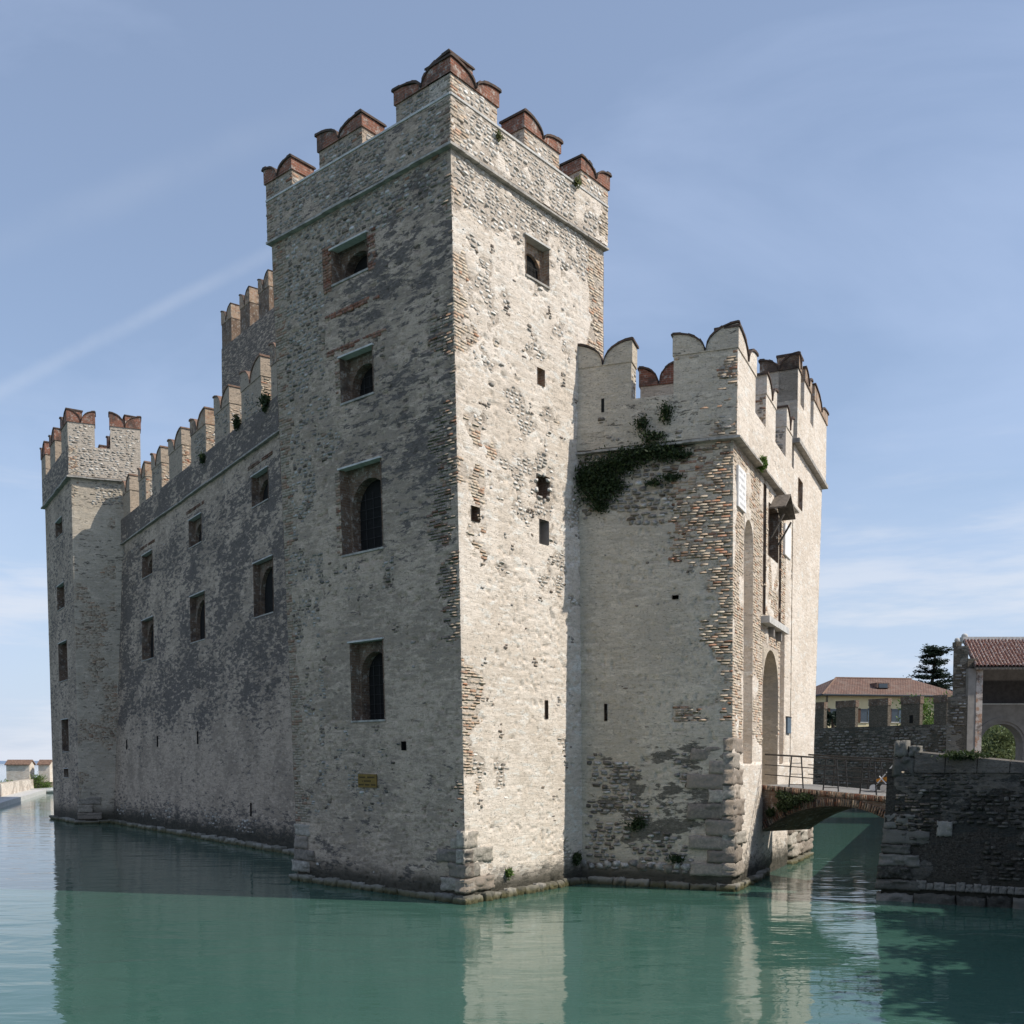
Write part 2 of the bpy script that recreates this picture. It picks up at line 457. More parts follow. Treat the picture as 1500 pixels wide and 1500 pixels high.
class MB:
    def __init__(self): self.v = []; self.f = []
    def quad(self, *p):
        b = len(self.v); self.v += [tuple(map(float, q)) for q in p]; self.f.append(tuple(range(b, b + len(p)))); return self
    def hexa(self, p):       # 8 points: bottom ring 0-3 then top ring 4-7
        b = len(self.v); self.v += [tuple(map(float, q)) for q in p]
        for f in ((3, 2, 1, 0), (4, 5, 6, 7), (0, 1, 5, 4), (1, 2, 6, 5), (2, 3, 7, 6), (3, 0, 4, 7)):
            self.f.append(tuple(b + i for i in f))
        return self
    def box(self, x0, x1, y0, y1, z0, z1):
        return self.hexa([(x0, y0, z0), (x1, y0, z0), (x1, y1, z0), (x0, y1, z0), (x0, y0, z1), (x1, y0, z1), (x1, y1, z1), (x0, y1, z1)])
    def tube(self, p, q, r0, r1=None, n=7, cap=True):
        r1 = r0 if r1 is None else r1
        p = Vector(p); q = Vector(q); d = (q - p).normalized()
        a = d.orthogonal().normalized(); c = d.cross(a); b = len(self.v)
        for o, r in ((p, r0), (q, r1)):
            for i in range(n):
                w = 2 * math.pi * i / n
                self.v.append(tuple(o + a * (math.cos(w) * r) + c * (math.sin(w) * r)))
        for i in range(n):
            j = (i + 1) % n; self.f.append((b + i, b + j, b + n + j, b + n + i))
        if cap: self.f.append(tuple(b + n - 1 - i for i in range(n))); self.f.append(tuple(b + n + i for i in range(n)))
        return self
    def sphere(self, c, r, n=10, m=6, sq=1.0):
        b = len(self.v)
        for j in range(m + 1):
            th = math.pi * j / m
            for i in range(n):
                w = 2 * math.pi * i / n
                self.v.append((c[0] + r * math.sin(th) * math.cos(w), c[1] + r * math.sin(th) * math.sin(w), c[2] + r * sq * math.cos(th)))
        for j in range(m):
            for i in range(n):
                k = (i + 1) % n; self.f.append((b + j * n + i, b + (j + 1) * n + i, b + (j + 1) * n + k, b + j * n + k))
        return self
    def extrude(self, front, off):   # polygon (ccw from outside) and offset vector to the back
        n = len(front); b = len(self.v); off = np.asarray(off, float)
        self.v += [tuple(map(float, q)) for q in front]
        self.v += [tuple(map(float, np.asarray(q) + off)) for q in front]
        self.f.append(tuple(b + i for i in range(n)))
        self.f.append(tuple(b + n + i for i in reversed(range(n))))
        for i in range(n):
            j = (i + 1) % n; self.f.append((b + i, b + n + i, b + n + j, b + j))
        return self
    def build(self, name, mat, parent=None, smooth=False, uv=True, wm=None):
        me = bpy.data.meshes.new(name); me.from_pydata(self.v, [], self.f); me.update()
        if wm is not None:
            a = me.attributes.new('wm', 'FLOAT_COLOR', 'POINT')
            a.data.foreach_set('color', np.tile(np.array(tuple(wm) + (1,), np.float32), len(self.v)))
        me.materials.append(MATS[mat])
        if smooth:
            for p in me.polygons: p.use_smooth = True
        if uv: add_uv(me)
        return mesh_obj(name, me, parent)

def sub(parent_part, o):       # make o a sub-part of a part mesh
    o.parent = parent_part
    o.matrix_parent_inverse = Matrix.Identity(4)
    return o

# ------------------------------------------------------------------ wall patches
class Patch:
    """A wall face: four corners; a runs along it in metres, z is height, d is metres outwards."""
    def __init__(self, BL, BR, TL, TR):
        self.BL, self.BR, self.TL, self.TR = [np.asarray(q, float) for q in (BL, BR, TL, TR)]
        self.z0, self.z1 = self.BL[2], self.TL[2]
        self.W = float(np.linalg.norm((self.BR + self.TR - self.BL - self.TL) / 2))
        self.U = (self.BR + self.TR - self.BL - self.TL); self.U[2] = 0; self.U /= np.linalg.norm(self.U)
        V = (self.TL + self.TR - self.BL - self.BR); self.V = V / np.linalg.norm(V)
        N = np.cross(self.U, self.V); self.N = N / np.linalg.norm(N)
    def pt(self, a, z, d=0.0):
        a = np.asarray(a, float)[..., None]; z = np.asarray(z, float)[..., None]; d = np.asarray(d, float)[..., None]
        u = a / self.W; v = (z - self.z0) / (self.z1 - self.z0)
        return (self.BL * (1 - u) + self.BR * u) * (1 - v) + (self.TL * (1 - u) + self.TR * u) * v + self.N * d
    def px(self, x, y, d=0.0):          # (a, z) of the point of this face seen there
        q = np.array([self.W / 2, (self.z0 + self.z1) / 2])
        for _ in range(25):
            f = proj(self.pt(q[0], q[1], d)) - (x, y)
            J = np.stack([(proj(self.pt(q[0] + 1e-4, q[1], d)) - (x, y) - f) / 1e-4,
                          (proj(self.pt(q[0], q[1] + 1e-4, d)) - (x, y) - f) / 1e-4], 1)
            s = np.linalg.solve(J, f); q = q - np.clip(s, -4, 4)
            if abs(s).max() < 1e-6: break
        return q
    def a(self, x, y): return float(self.px(x, y)[0])
    def z(self, x, y): return float(self.px(x, y)[1])

def ibox(mb, P, a0, a1, z0, z1, d0, d1):    # box on a patch between offsets d0 (inner) and d1 (outer)
    q = lambda a, z, d: P.pt(a, z, d)
    return mb.hexa([q(a0, z0, d1), q(a1, z0, d1), q(a1, z0, d0), q(a0, z0, d0), q(a0, z1, d1), q(a1, z1, d1), q(a1, z1, d0), q(a0, z1, d0)])

def zero(a, z): return np.zeros(np.broadcast(a, z).shape)

def wall_grid(P, mat, parent, res, brick=zero, rubble=zero, stain=zero, damp=zero, rects=(), a0=0.0, a1=None, z0=None, z1=None,
              rough=1.0, name='wall', pits=0.0, seed=1, dbase=0.0, taper=True):
    a1 = P.W if a1 is None else a1; z0 = P.z0 if z0 is None else z0; z1 = P.z1 if z1 is None else z1
    def lines(lo, hi, edges):
        u = list(np.linspace(lo, hi, max(2, int((hi - lo) / res) + 1)))
        e = [x for x in edges if lo < x < hi]
        u = [x for x in u if all(abs(x - y) > res * 0.45 for y in e) or x in (lo, hi)]
        return np.array(sorted(u + e))
    al = lines(a0, a1, [x for r in rects for x in (r[0], r[2])]); zl = lines(z0, z1, [x for r in rects for x in (r[1], r[3])])
    A, Z = np.meshgrid(al, zl)
    br = brick(A, Z); ru = rubble(A, Z); ex = np.clip(np.maximum(br, ru), 0, 1)
    ex = np.clip(ex + (fbm(A * 3.5, Z * 5.5, seed + 77, 4) - 0.5) * 1.5 * (0.25 + 0.75 * (1 - np.abs(2 * ex - 1))), 0, 1)
    pl = 1 - ex
    sm_ = ss(0.35, 0.65, pl); D = 0.022 * sm_ - 0.005 + (0.03 * (fbm(A * 1.1, Z * 1.1, seed + 5) - 0.5) + 0.022 * (fbm(A * 6, Z * 6, seed + 9, 3) - 0.5)) * rough * (0.35 + 0.65 * sm_)
    if pits > 0:
        pn = vn(A * 7.3, Z * 8.1, seed + 31); po = ss(0.35, 0.7, fbm(A * 0.5, Z * 0.5, seed + 41))
        D = D - 0.07 * ss(0.88 - 0.16 * pits * po, 0.97, pn) * pits - 0.05 * ss(0.84, 0.93, vn(A * 12.5, Z * 14.0, seed + 37)) * pits * (0.4 + po)
    w = np.ones_like(D)
    if taper:
        w = np.minimum(w, np.clip(np.minimum(A - a0, a1 - A) / 0.06, 0, 1))
    w = np.minimum(w, np.clip((z1 - Z) / 0.08, 0, 1))
    for r in rects:
        dist = np.maximum(np.maximum(r[0] - A, A - r[2]), np.maximum(r[1] - Z, Z - r[3]))
        w = np.minimum(w, np.clip(dist / 0.10, 0, 1))
    V = P.pt(A, Z, D * w + dbase)
    nz_, na_ = A.shape
    i = np.arange((nz_ - 1) * (na_ - 1)); r = i // (na_ - 1); c = i % (na_ - 1); b = r * na_ + c
    keep = np.ones(len(i), bool)
    ac = (al[:-1] + al[1:]) / 2; zc = (zl[:-1] + zl[1:]) / 2
    for q in rects:
        keep &= ~((ac[c] > q[0]) & (ac[c] < q[2]) & (zc[r] > q[1]) & (zc[r] < q[3]))
    b = b[keep]
    loops = np.stack([b, b + 1, b + na_ + 1, b + na_], 1).ravel()
    wm = np.stack([pl, np.clip(stain(A, Z), 0, 1), np.clip(damp(A, Z), 0, 1)], -1).reshape(-1, 3)
    me = np_mesh(name, V.reshape(-1, 3), loops, np.full(len(b), 4), mat, True, {'wm': wm})
    return mesh_obj(name, me, parent)

# ------------------------------------------------------------------ bricks and stones on walls
rng = np.random.default_rng(7)

def inrects(a, z, rects, m=0.03):
    k = np.zeros(len(a), bool)
    for r in rects: k |= (a > r[0] - m) & (a < r[2] + m) & (z > r[1] - m) & (z < r[3] + m)
    return k

class Pieces:
    """Bricks and stones lying in wall faces, collected for one thing."""
    def __init__(self): self.rows = {'brick': [], 'stone': []}
    def add(self, kind, P, a, z, w, h, d, pc):
        C = P.pt(a, z, d); n = len(a)
        self.rows[kind].append(dict(C=C, w=w, h=h, U=np.tile(P.U, (n, 1)), V=np.tile(P.V, (n, 1)), N=np.tile(P.N, (n, 1)), pc=pc))
    def bricks(self, P, mask, a0, a1, z0, z1, rects=(), tint=(0.1, 1.0), val=(0.3, 0.9), dirt=0.5, drop=0.16, proud=0.004, bw=0.26, rh=0.078):
        rows = np.arange(z0 + rh / 2, z1 - rh / 2, rh); A = []; Z = []; W = []
        for k, z in enumerate(rows):
            x = a0 + (-0.13 if k % 2 else 0.0)
            while x < a1:
                w = bw * (0.5 if rng.random() < 0.18 else 1.0) * rng.uniform(0.88, 1.08)
                lo, hi = max(x, a0), min(x + w, a1)
                if hi - lo > 0.07: A.append((lo + hi) / 2); Z.append(z); W.append(hi - lo - 0.010)
                x += w
        A, Z, W = map(np.array, (A, Z, W))
        if not len(A): return
        k = (mask(A, Z) + rng.uniform(-0.45, 0.32, len(A)) + (fbm(A * 3.5, Z * 5.5, 5, 3) - 0.5) * 0.9 > 0.5) & ~inrects(A, Z, rects, 0.1) & (rng.random(len(A)) > drop)
        A, Z, W = A[k], Z[k], W[k]; n = len(A)
        if not n: return
        Z = Z + 0.012 * (vn(A * 0.8, Z * 0.3, 3) - 0.5)
        pc = np.stack([tint[0] + (tint[1] - tint[0]) * rng.random(n) ** 0.75, rng.uniform(val[0], val[1], n), np.full(n, dirt) * rng.uniform(0.3, 1, n)], 1)
        self.add('brick', P, A, Z, W, np.full(n, rh - 0.009) * rng.uniform(0.93, 1.07, n), rng.normal(proud, 0.006, n), pc)
    def stones(self, P, mask, a0, a1, z0, z1, rects=(), size=0.22, tint=(0.0, 1.0), val=(0.3, 0.95), dirt=0.5, drop=0.10, proud=0.004, aspect=0.5):
        A = []; Z = []; W = []; H = []; z = z0
        while z < z1:
            h = size * aspect * rng.uniform(0.65, 1.35); x = a0 - rng.uniform(0, size)
            while x < a1:
                w = size * rng.uniform(0.55, 1.5); A.append(x + w / 2); Z.append(z + h / 2 + rng.normal(0, h * 0.13)); W.append(w * 0.93); H.append(h * rng.uniform(0.75, 1.05)); x += w
            z += h
        A, Z, W, H = map(np.array, (A, Z, W, H))
        k = (mask(A, Z) + rng.uniform(-0.4, 0.36, len(A)) > 0.5) & ~inrects(A, Z, rects, 0.12) & (rng.random(len(A)) > drop) & (A > a0 + W * 0.45) & (A < a1 - W * 0.45) & (Z < z1 - H * 0.4)
        A, Z, W, H = A[k], Z[k], W[k], H[k]; n = len(A)
        if not n: return
        pc = np.stack([rng.uniform(tint[0], tint[1], n), rng.uniform(val[0], val[1], n), np.full(n, dirt) * rng.uniform(0.2, 1, n)], 1)
        self.add('stone', P, A, Z, W, H, rng.normal(proud, 0.006, n), pc)
    def emit(self, parent, keep=300, bmat='brick', smat='field_stone', keep_s=None):
        for kind, mat in (('brick', bmat), ('stone', smat)):
            if not self.rows[kind]: continue
            g = {k: np.concatenate([r[k] for r in self.rows[kind]]) for k in ('C', 'w', 'h', 'U', 'V', 'N', 'pc')}
            dist = np.linalg.norm(g['C'] - CAMP, axis=1)
            score = g['w'] * g['h'] / dist ** 2 * np.clip(np.einsum('ij,ij->i', (CAMP - g['C']) / dist[:, None], g['N']), 0, 1)
            order = np.argsort(-score); kk = keep if kind == 'brick' or keep_s is None else keep_s
            ind, rest = order[:kk], order[kk:]
            for i in ind:
                me = piece_variant(kind, mat, g['pc'][i])
                o = bpy.data.objects.new('brick' if kind == 'brick' else 'stone', me); COL.objects.link(o)
                M = np.eye(4); M[:3, 0] = g['U'][i] * g['w'][i]; M[:3, 1] = g['V'][i] * g['h'][i]; M[:3, 2] = g['N'][i]; M[:3, 3] = g['C'][i]
                adopt(o, parent); o.matrix_basis = Matrix(M.tolist())
            if len(rest):
                T, F = (brick_template if kind == 'brick' else stone_template)(len(rest))
                V = g['C'][rest][:, None] + T[..., 0:1] * (g['U'] * g['w'][:, None])[rest][:, None] + T[..., 1:2] * (g['V'] * g['h'][:, None])[rest][:, None] + T[..., 2:3] * g['N'][rest][:, None]
                k = T.shape[1]; L = []; cn = []
                base = (np.arange(len(rest)) * k)[:, None]
                loops = np.concatenate([base + np.array(f)[None] for f in F], 1).ravel()
                counts = np.tile([len(f) for f in F], len(rest))
                pc = np.repeat(g['pc'][rest], k, 0)
                me = np_mesh(kind + 's', V.reshape(-1, 3), loops, counts, mat, False, {'pc': pc})
                o = mesh_obj('brick_courses' if kind == 'brick' else 'rubble_stones', me, parent); o['kind'] = 'stuff'

def brick_template(n):
    b = np.array([[-.5, -.5, -.05], [.5, -.5, -.05], [.5, .5, -.05], [-.5, .5, -.05], [-.5, -.5, 0], [.5, -.5, 0], [.5, .5, 0], [-.5, .5, 0]])
    T = np.tile(b, (n, 1, 1)); T[:, 4:, 0] *= 0.975; T[:, 4:, 1] *= 0.94
    T[..., 0] += rng.normal(0, 0.012, (n, 8)); T[..., 1] += rng.normal(0, 0.035, (n, 8)); T[:, 4:, 2] += rng.normal(0, 0.003, (n, 4))
    return T, [(4, 5, 6, 7), (0, 1, 5, 4), (1, 2, 6, 5), (2, 3, 7, 6), (3, 0, 4, 7)]

def stone_template(n):
    m = 8; w = np.arange(m) * 2 * np.pi / m
    sx = np.sign(np.cos(w)) * np.abs(np.cos(w)) ** 0.45 * 0.5; sy = np.sign(np.sin(w)) * np.abs(np.sin(w)) ** 0.45 * 0.5
    T = np.zeros((n, 2 * m + 1, 3)); r = rng.uniform(0.68, 1.06, (n, m))
    T[:, :m, 0] = sx * r; T[:, :m, 1] = sy * r; T[:, :m, 2] = -0.05
    T[:, m:2 * m, 0] = sx * r * 0.88; T[:, m:2 * m, 1] = sy * r * 0.86; T[:, m:2 * m, 2] = rng.normal(0.0, 0.005, (n, m))
    T[:, 2 * m, :2] = rng.normal(0, 0.08, (n, 2)); T[:, 2 * m, 2] = rng.uniform(0.0, 0.014, n)
    F = [(i, (i + 1) % m, m + (i + 1) % m, m + i) for i in range(m)] + [(m + i, m + (i + 1) % m, 2 * m) for i in range(m)]
    return T, F

VAR = {}
def piece_variant(kind, mat, pc):
    key = (kind, mat, round(pc[0] * 7), round(pc[1] * 3), round(pc[2] * 2))
    if key not in VAR:
        T, F = (brick_template if kind == 'brick' else stone_template)(1)
        q = (key[2] / 7, key[3] / 3, key[4] / 2)
        VAR[key] = np_mesh(kind, T[0], np.concatenate([np.array(f) for f in F]), [len(f) for f in F], mat, False, {'pc': np.tile(q, (len(T[0]), 1))})
    return VAR[key]

def rough_block_mesh(seed, mat, pc):     # unit block -0.5..0.5 with a hewn face, z is outward
    nx, ny = 9, 6; V = []; F = []; low = np.random.default_rng(seed + 99).normal(0, 0.05, (4, 4))
    r = np.random.default_rng(seed)
    for j in range(ny + 1):
        for i in range(nx + 1):
            x = i / nx - 0.5; y = j / ny - 0.5; jx, jy = r.normal(0, 0.012), r.normal(0, 0.03)
            e = min(0.5 - abs(x), 0.5 - abs(y)); z = 0.5 if e > 0.01 else 0.44; gx, gy = (x + 0.5) * 2.99, (y + 0.5) * 2.99; z += low[int(gy), int(gx)]
            V.append((x + jx, y + jy, z + r.normal(0, 0.028)))
    for j in range(ny):
        for i in range(nx):
            b = j * (nx + 1) + i; F.append((b, b + 1, b + nx + 2, b + nx + 1))
    ring = [i for i in range(nx + 1)] + [(j + 1) * (nx + 1) - 1 for j in range(1, ny + 1)] + [ny * (nx + 1) + i for i in range(nx - 1, -1, -1)] + [j * (nx + 1) for j in range(ny - 1, 0, -1)]
    b0 = len(V)
    for k in ring: V.append((V[k][0], V[k][1], -0.5))
    m = len(ring)
    for k in range(m):
        j = (k + 1) % m; F.append((ring[k], b0 + k, b0 + j, ring[j]))
    return np_mesh('block', np.array(V), np.concatenate([np.array(f) for f in F]), [len(f) for f in F], mat, False, {'pc': np.tile(pc, (len(V), 1))})

BLK = {}
def block(name, P, a0, a1, z0, z1, d0, d1, parent, mat='quoin_limestone', tint=None, val=None, dirt=0.4):
    tint = random.random() if tint is None else tint; val = random.uniform(0.1, 0.6) if val is None else val
    k = (mat, random.randrange(6), round(tint * 4), round(val * 4))
    if k not in BLK: BLK[k] = rough_block_mesh(k[1] + 3, mat, (k[2] / 4, k[3] / 4, dirt))
    o = bpy.data.objects.new(name, BLK[k]); COL.objects.link(o)
    M = np.eye(4); M[:3, 0] = P.U * (a1 - a0); M[:3, 1] = P.V * (z1 - z0); M[:3, 2] = P.N * (d1 - d0)
    M[:3, 3] = P.pt((a0 + a1) / 2, (z0 + z1) / 2, (d0 + d1) / 2)
    adopt(o, parent); o.matrix_basis = Matrix(M.tolist())
    return o

random.seed(11)
def inset(pts, z, d=0.35):
    c = sum(np.asarray(p, float) for p in pts) / len(pts)
    return [onz(p + (c - p) / np.linalg.norm(c - p) * d, z) for p in pts]
def plinth(P, parent, a0, a1, z0=-0.25, z1=0.20, d=0.14, lo=0.35, hi=0.95, mat='plinth_rock', name='plinth_stone'):
    x = a0
    while x < a1 - 0.05:
        w = random.uniform(lo, hi)
        if a1 - x - w < lo * 0.6: w = a1 - x
        block(name, P, x + 0.012, x + w - 0.012, z0, z1 + random.uniform(-0.05, 0.05), -0.3, d + random.uniform(-0.05, 0.05), parent, mat)
        x += w

def quoins(P, parent, side, courses, z0, hgt, d=0.05, grow=0.0, lens=(0.55, 0.95), inset=0.0):
    for k in range(courses):
        h = hgt * random.uniform(0.85, 1.15); L = lens[(k + (side > 0)) % 2] * random.uniform(0.85, 1.15)
        dd = d + grow * (courses - 1 - k) + random.uniform(0, 0.03)
        if side > 0: block('quoin_stone', P, P.W - L, P.W + dd - inset, z0 + 0.012, z0 + h - 0.012, -0.25, dd, parent)
        else: block('quoin_stone', P, -dd + inset, L, z0 + 0.012, z0 + h - 0.012, -0.25, dd, parent)
        z0 += h
    return z0

# ------------------------------------------------------------------ windows, cornices, merlons
def arch_pts(a0, a1, zs, n=9, rise=None):
    c = (a0 + a1) / 2; r = (a1 - a0) / 2; rise = r if rise is None else rise
    return [(c + r * math.cos(math.pi * k / n), zs + rise * math.sin(math.pi * k / n)) for k in range(n + 1)]   # right to left

def window(P, rect, parent, depth=0.38, margin=0.10, head=0.30, mat='dull_brick', lintel=True, sill=True, grille=True, back='interior_dark', inner=0.30, name='window', arched=True, lin_out=0.07, floor=None):
    a0, z0, a1, z1 = rect; q = P.pt
    m = MB(); d0 = 0.035
    m.quad(q(a0, z0, d0), q(a0, z0, -depth), q(a0, z1, -depth), q(a0, z1, d0))
    m.quad(q(a1, z0, -depth), q(a1, z0, d0), q(a1, z1, d0), q(a1, z1, -depth))
    m.quad(q(a0, z0, d0), q(a1, z0, d0), q(a1, z0, -depth), q(a0, z0, -depth))
    m.quad(q(a0, z1, -depth), q(a1, z1, -depth), q(a1, z1, d0), q(a0, z1, d0))
    b0, b1 = a0 + margin, a1 - margin; r = (b1 - b0) / 2
    if arched:
        top = z1 - head; rise = min(r, (top - z0) * 0.6); zs = top - rise
        pts = arch_pts(b0, b1, zs, 10, rise)
    else: pts = [(b1, z1 - head), (b0, z1 - head)]; zs = z1 - head
    D = -depth
    m.quad(q(a0, z0, D), q(b0, z0, D), q(b0, zs, D), q(a0, zs, D)); m.quad(q(b1, z0, D), q(a1, z0, D), q(a1, zs, D), q(b1, zs, D))
    n = len(pts) - 1
    for k in range(n):          # spandrels
        (x0, y0), (x1, y1) = pts[k], pts[k + 1]
        e0 = a1 + (a0 - a1) * k / n; e1 = a1 + (a0 - a1) * (k + 1) / n
        m.quad(q(x0, y0, D), q(e0, z1, D), q(e1, z1, D), q(x1, y1, D))
    m.quad(q(b1, zs, D), q(a1, zs, D), q(a1, z1, D)); m.quad(q(a0, zs, D), q(b0, zs, D), q(a0, z1, D))
    D2 = D - inner; loop = [(b1, z0)] + pts + [(b0, z0)]
    for k in range(len(loop) - 1):
        (x0, y0), (x1, y1) = loop[k], loop[k + 1]
        m.quad(q(x0, y0, D), q(x1, y1, D), q(x1, y1, D2), q(x0, y0, D2))
    m.quad(q(b0, z0, D), q(b1, z0, D), q(b1, z0, D2), q(b0, z0, D2))
    w = m.build(name, mat, parent, wm=(0, 0, 0))
    pane = MB(); pane.quad(*[q(x, y, D2 + 0.004) for x, y in loop])
    sub(w, pane.build('pane', back))  # dark sheet closing the opening, painted as the unlit room behind
    if grille:
        g = MB(); zt = zs + r * 0.6
        for k in range(1, 5): g.tube(q(b0 + (b1 - b0) * k / 5, z0, D2 + 0.05), q(b0 + (b1 - b0) * k / 5, zt, D2 + 0.05), 0.008, n=4)
        k = z0 + 0.2
        while k < zt: g.tube(q(b0, k, D2 + 0.06), q(b1, k, D2 + 0.06), 0.007, n=4); k += 0.28
        sub(w, g.build('grille', 'iron'))
    if lintel:
        l = MB(); ibox(l, P, a0 - 0.07, a1 + 0.05, z1 - 0.003, z1 + 0.045, -0.2, lin_out); sub(w, l.build('lintel', 'white_stone'))
    if sill:
        l = MB(); ibox(l, P, a0 - 0.03, a1 + 0.03, z0 - 0.05, z0 + 0.004, -depth + 0.02, 0.05); sub(w, l.build('sill', 'string_stone'))
    return w

def recess(P, rect, parent, depth, mat, back=None, name='niche', arched=False, wm=(1, 0, 0)):
    a0, z0, a1, z1 = rect; q = P.pt; m = MB(); d0 = 0.03
    r = (a1 - a0) / 2; zs = z1 - r * 1.0 if arched else z1
    if arched:
        pts = arch_pts(a0, a1, zs, 12); n = len(pts) - 1
        for k in range(n):
            (x0, y0), (x1, y1) = pts[k], pts[k + 1]
            e0 = a1 + (a0 - a1) * k / n; e1 = a1 + (a0 - a1) * (k + 1) / n
            m.quad(q(x0, y0, 0.012), q(e0, z1, 0.012), q(e1, z1, 0.012), q(x1, y1, 0.012))
    else: pts = [(a1, z1), (a0, z1)]
    loop = [(a1, z0)] + pts + [(a0, z0)]; s = 0.012 if arched else d0
    for k in range(len(loop) - 1):
        (x0, y0), (x1, y1) = loop[k], loop[k + 1]
        m.quad(q(x0, y0, s), q(x1, y1, s), q(x1, y1, -depth), q(x0, y0, -depth))
    m.quad(q(a0, z0, s), q(a1, z0, s), q(a1, z0, -depth), q(a0, z0, -depth))
    w = m.build(name, mat, parent, wm=wm)
    p = MB(); p.quad(*[q(x, y, -depth + 0.003) for x, y in loop]); sub(w, p.build('back_wall', back or mat, wm=wm))
    return w

def cornice(P, parent, z, a0, a1, h=0.065, out=0.16, seg=1.3, mat='string_stone', inn=0.1):
    x = a0
    while x < a1 - 1e-3:
        w = min(seg * random.uniform(0.75, 1.25), a1 - x)
        if a1 - x - w < 0.35: w = a1 - x
        m = MB(); j = random.uniform(-0.012, 0.012); o = out + random.uniform(-0.02, 0.02)
        ibox(m, P, x + 0.004, x + w - 0.004, z + j, z + h + j + random.uniform(-0.015, 0.01), -inn, o)
        m.build('cornice_slab', mat, parent); x += w

def merlon(P, a0, a1, zs, zc, zp, parent, th=0.62, d=0.0, body='plaster_weathered', cap='red_brick', coping='tile_dark', over=0.045, inset=(0, 0), wm=(0.15, 0.35, 0), zn=None):
    """Swallowtail merlon: stone body, brick cap with two rounded horns and a tile coping over each horn."""
    q = P.pt; a0 += inset[0]; a1 -= inset[1]
    m = MB(); n = 6
    ibox(m, P, a0, a1, zs - 0.05, zc, d - th, d)
    b = m.build('merlon', body, parent, wm=wm)
    zn = zc + 0.04 if zn is None else zn
    c0, c1 = a0 - over, a1 + over; mid = (c0 + c1) / 2; wh = (c1 - c0) / 2 - 0.02
    jl = random.uniform(-0.12, 0.03); jr = random.uniform(-0.12, 0.03)
    L = [(c0 + wh * math.sin(t), zn + (zp + jl - zn) * math.cos(t)) for t in np.linspace(0, math.pi / 2, n + 1)]
    Rr = [(c1 - wh * math.sin(t), zn + (zp + jr - zn) * math.cos(t)) for t in np.linspace(0, math.pi / 2, n + 1)]
    ch = lambda p_: (p_[0], p_[1] - abs(random.gauss(0, 0.018)))
    prof = [(c0, zc)] + [(c1, zc)] + [ch(p_) for p_ in Rr] + [ch(p_) for p_ in L[::-1]]
    cm = MB(); off = -P.N * (th + 2 * over)
    # cap as two horns sharing the foot, extruded front to back
    cm.extrude([q(x, y, d + over) for x, y in prof], off)
    sub(b, cm.build('cap', cap, parent, wm=wm)).matrix_parent_inverse = Matrix.Identity(4)
    for arc in (L, Rr):
        k = MB(); t0 = 0.042; e = 0.045
        out = arc[0][0] - e if arc is L else arc[0][0] + e
        A = [(out, arc[0][1] - 0.02)] + list(arc)
        for i in range(len(A) - 1):
            (x0, y0), (x1, y1) = A[i], A[i + 1]
            if arc is Rr: (x0, y0), (x1, y1) = (x1, y1), (x0, y0)
            f, r = d + over + e, d - th - over - e
            j = 0.012 * (i % 2) + random.uniform(-0.012, 0.02)
            k.hexa([q(x0, y0 - 0.01, f), q(x1, y1 - 0.01, f), q(x1, y1 - 0.01, r), q(x0, y0 - 0.01, r),
                    q(x0, y0 + t0 + j, f), q(x1, y1 + t0 + j, f), q(x1, y1 + t0 + j, r), q(x0, y0 + t0 + j, r)])
        sub(b, k.build('coping', coping))
    return b

def parapet(P, parent, a0, a1, z0, z1, th=0.6, d=0.0, mat='plaster_weathered', wm=(0.2, 0.4, 0), name='parapet'):
    m = MB(); ibox(m, P, a0, a1, z0, z1, d - th, d - 0.012); return m.build(name, mat, parent, wm=wm)

def leaves(name, centres, radii, n, size, mat, parent=None, seed=0, flat=0.0, droop=0.0):
    r = np.random.default_rng(seed); C = np.asarray(centres, float); S = np.asarray(radii, float)
    w = np.prod(S, 1) ** 0.66; k = r.choice(len(C), n, p=w / w.sum())
    v = r.normal(size=(n, 3)) * 0.52
    p = C[k] + v * S[k]
    t = r.normal(size=(n, 3)); t[:, 2] *= (1 - flat); t[:, 2] -= droop; t /= np.linalg.norm(t, axis=1)[:, None]
    u = np.cross(t, r.normal(size=(n, 3))); u[:, 2] *= (1 - flat); u /= np.linalg.norm(u, axis=1)[:, None] + 1e-9
    s = size * r.uniform(0.6, 1.4, n)[:, None]
    V = np.stack([p - t * s, p - u * s * 0.45, p + t * s, p + u * s * 0.45], 1)
    me = np_mesh(name, V.reshape(-1, 3), np.arange(n * 4), np.full(n, 4), mat)
    return mesh_obj(name, me, parent)

def tuft(name, label, P, specs, n, size, mat, out=0.25, seed=0, group=None, d=0.0, cat='plant'):
    """A plant rooted in the joints of a wall; specs are (a, z, ra, rz)."""
    cs = []; rs = []
    for a, z, ra, rz in specs:
        c = P.pt(a, z, d + out * 0.45); cs.append(c); rs.append((max(ra * abs(P.U[0]), out * 0.5), max(ra * abs(P.U[1]), out * 0.5), rz))
    t = thing(name, label, cat, tuple(P.pt(specs[0][0], specs[0][1], d)), group)
    leaves('foliage', cs, rs, n, size, mat, t, seed, droop=0.5)
    m = MB(); r = random.Random(seed)
    for a, z, ra, rz in specs:
        for _ in range(4):
            m.tube(P.pt(a + r.uniform(-ra, ra) * 0.3, z + rz * 0.3, d - 0.03), P.pt(a + r.uniform(-ra, ra) * 0.8, z - r.uniform(0, rz) * 0.8, d + out * 0.6), 0.012, 0.005, 5)
    m.build('stem', 'bark', t)
    return t

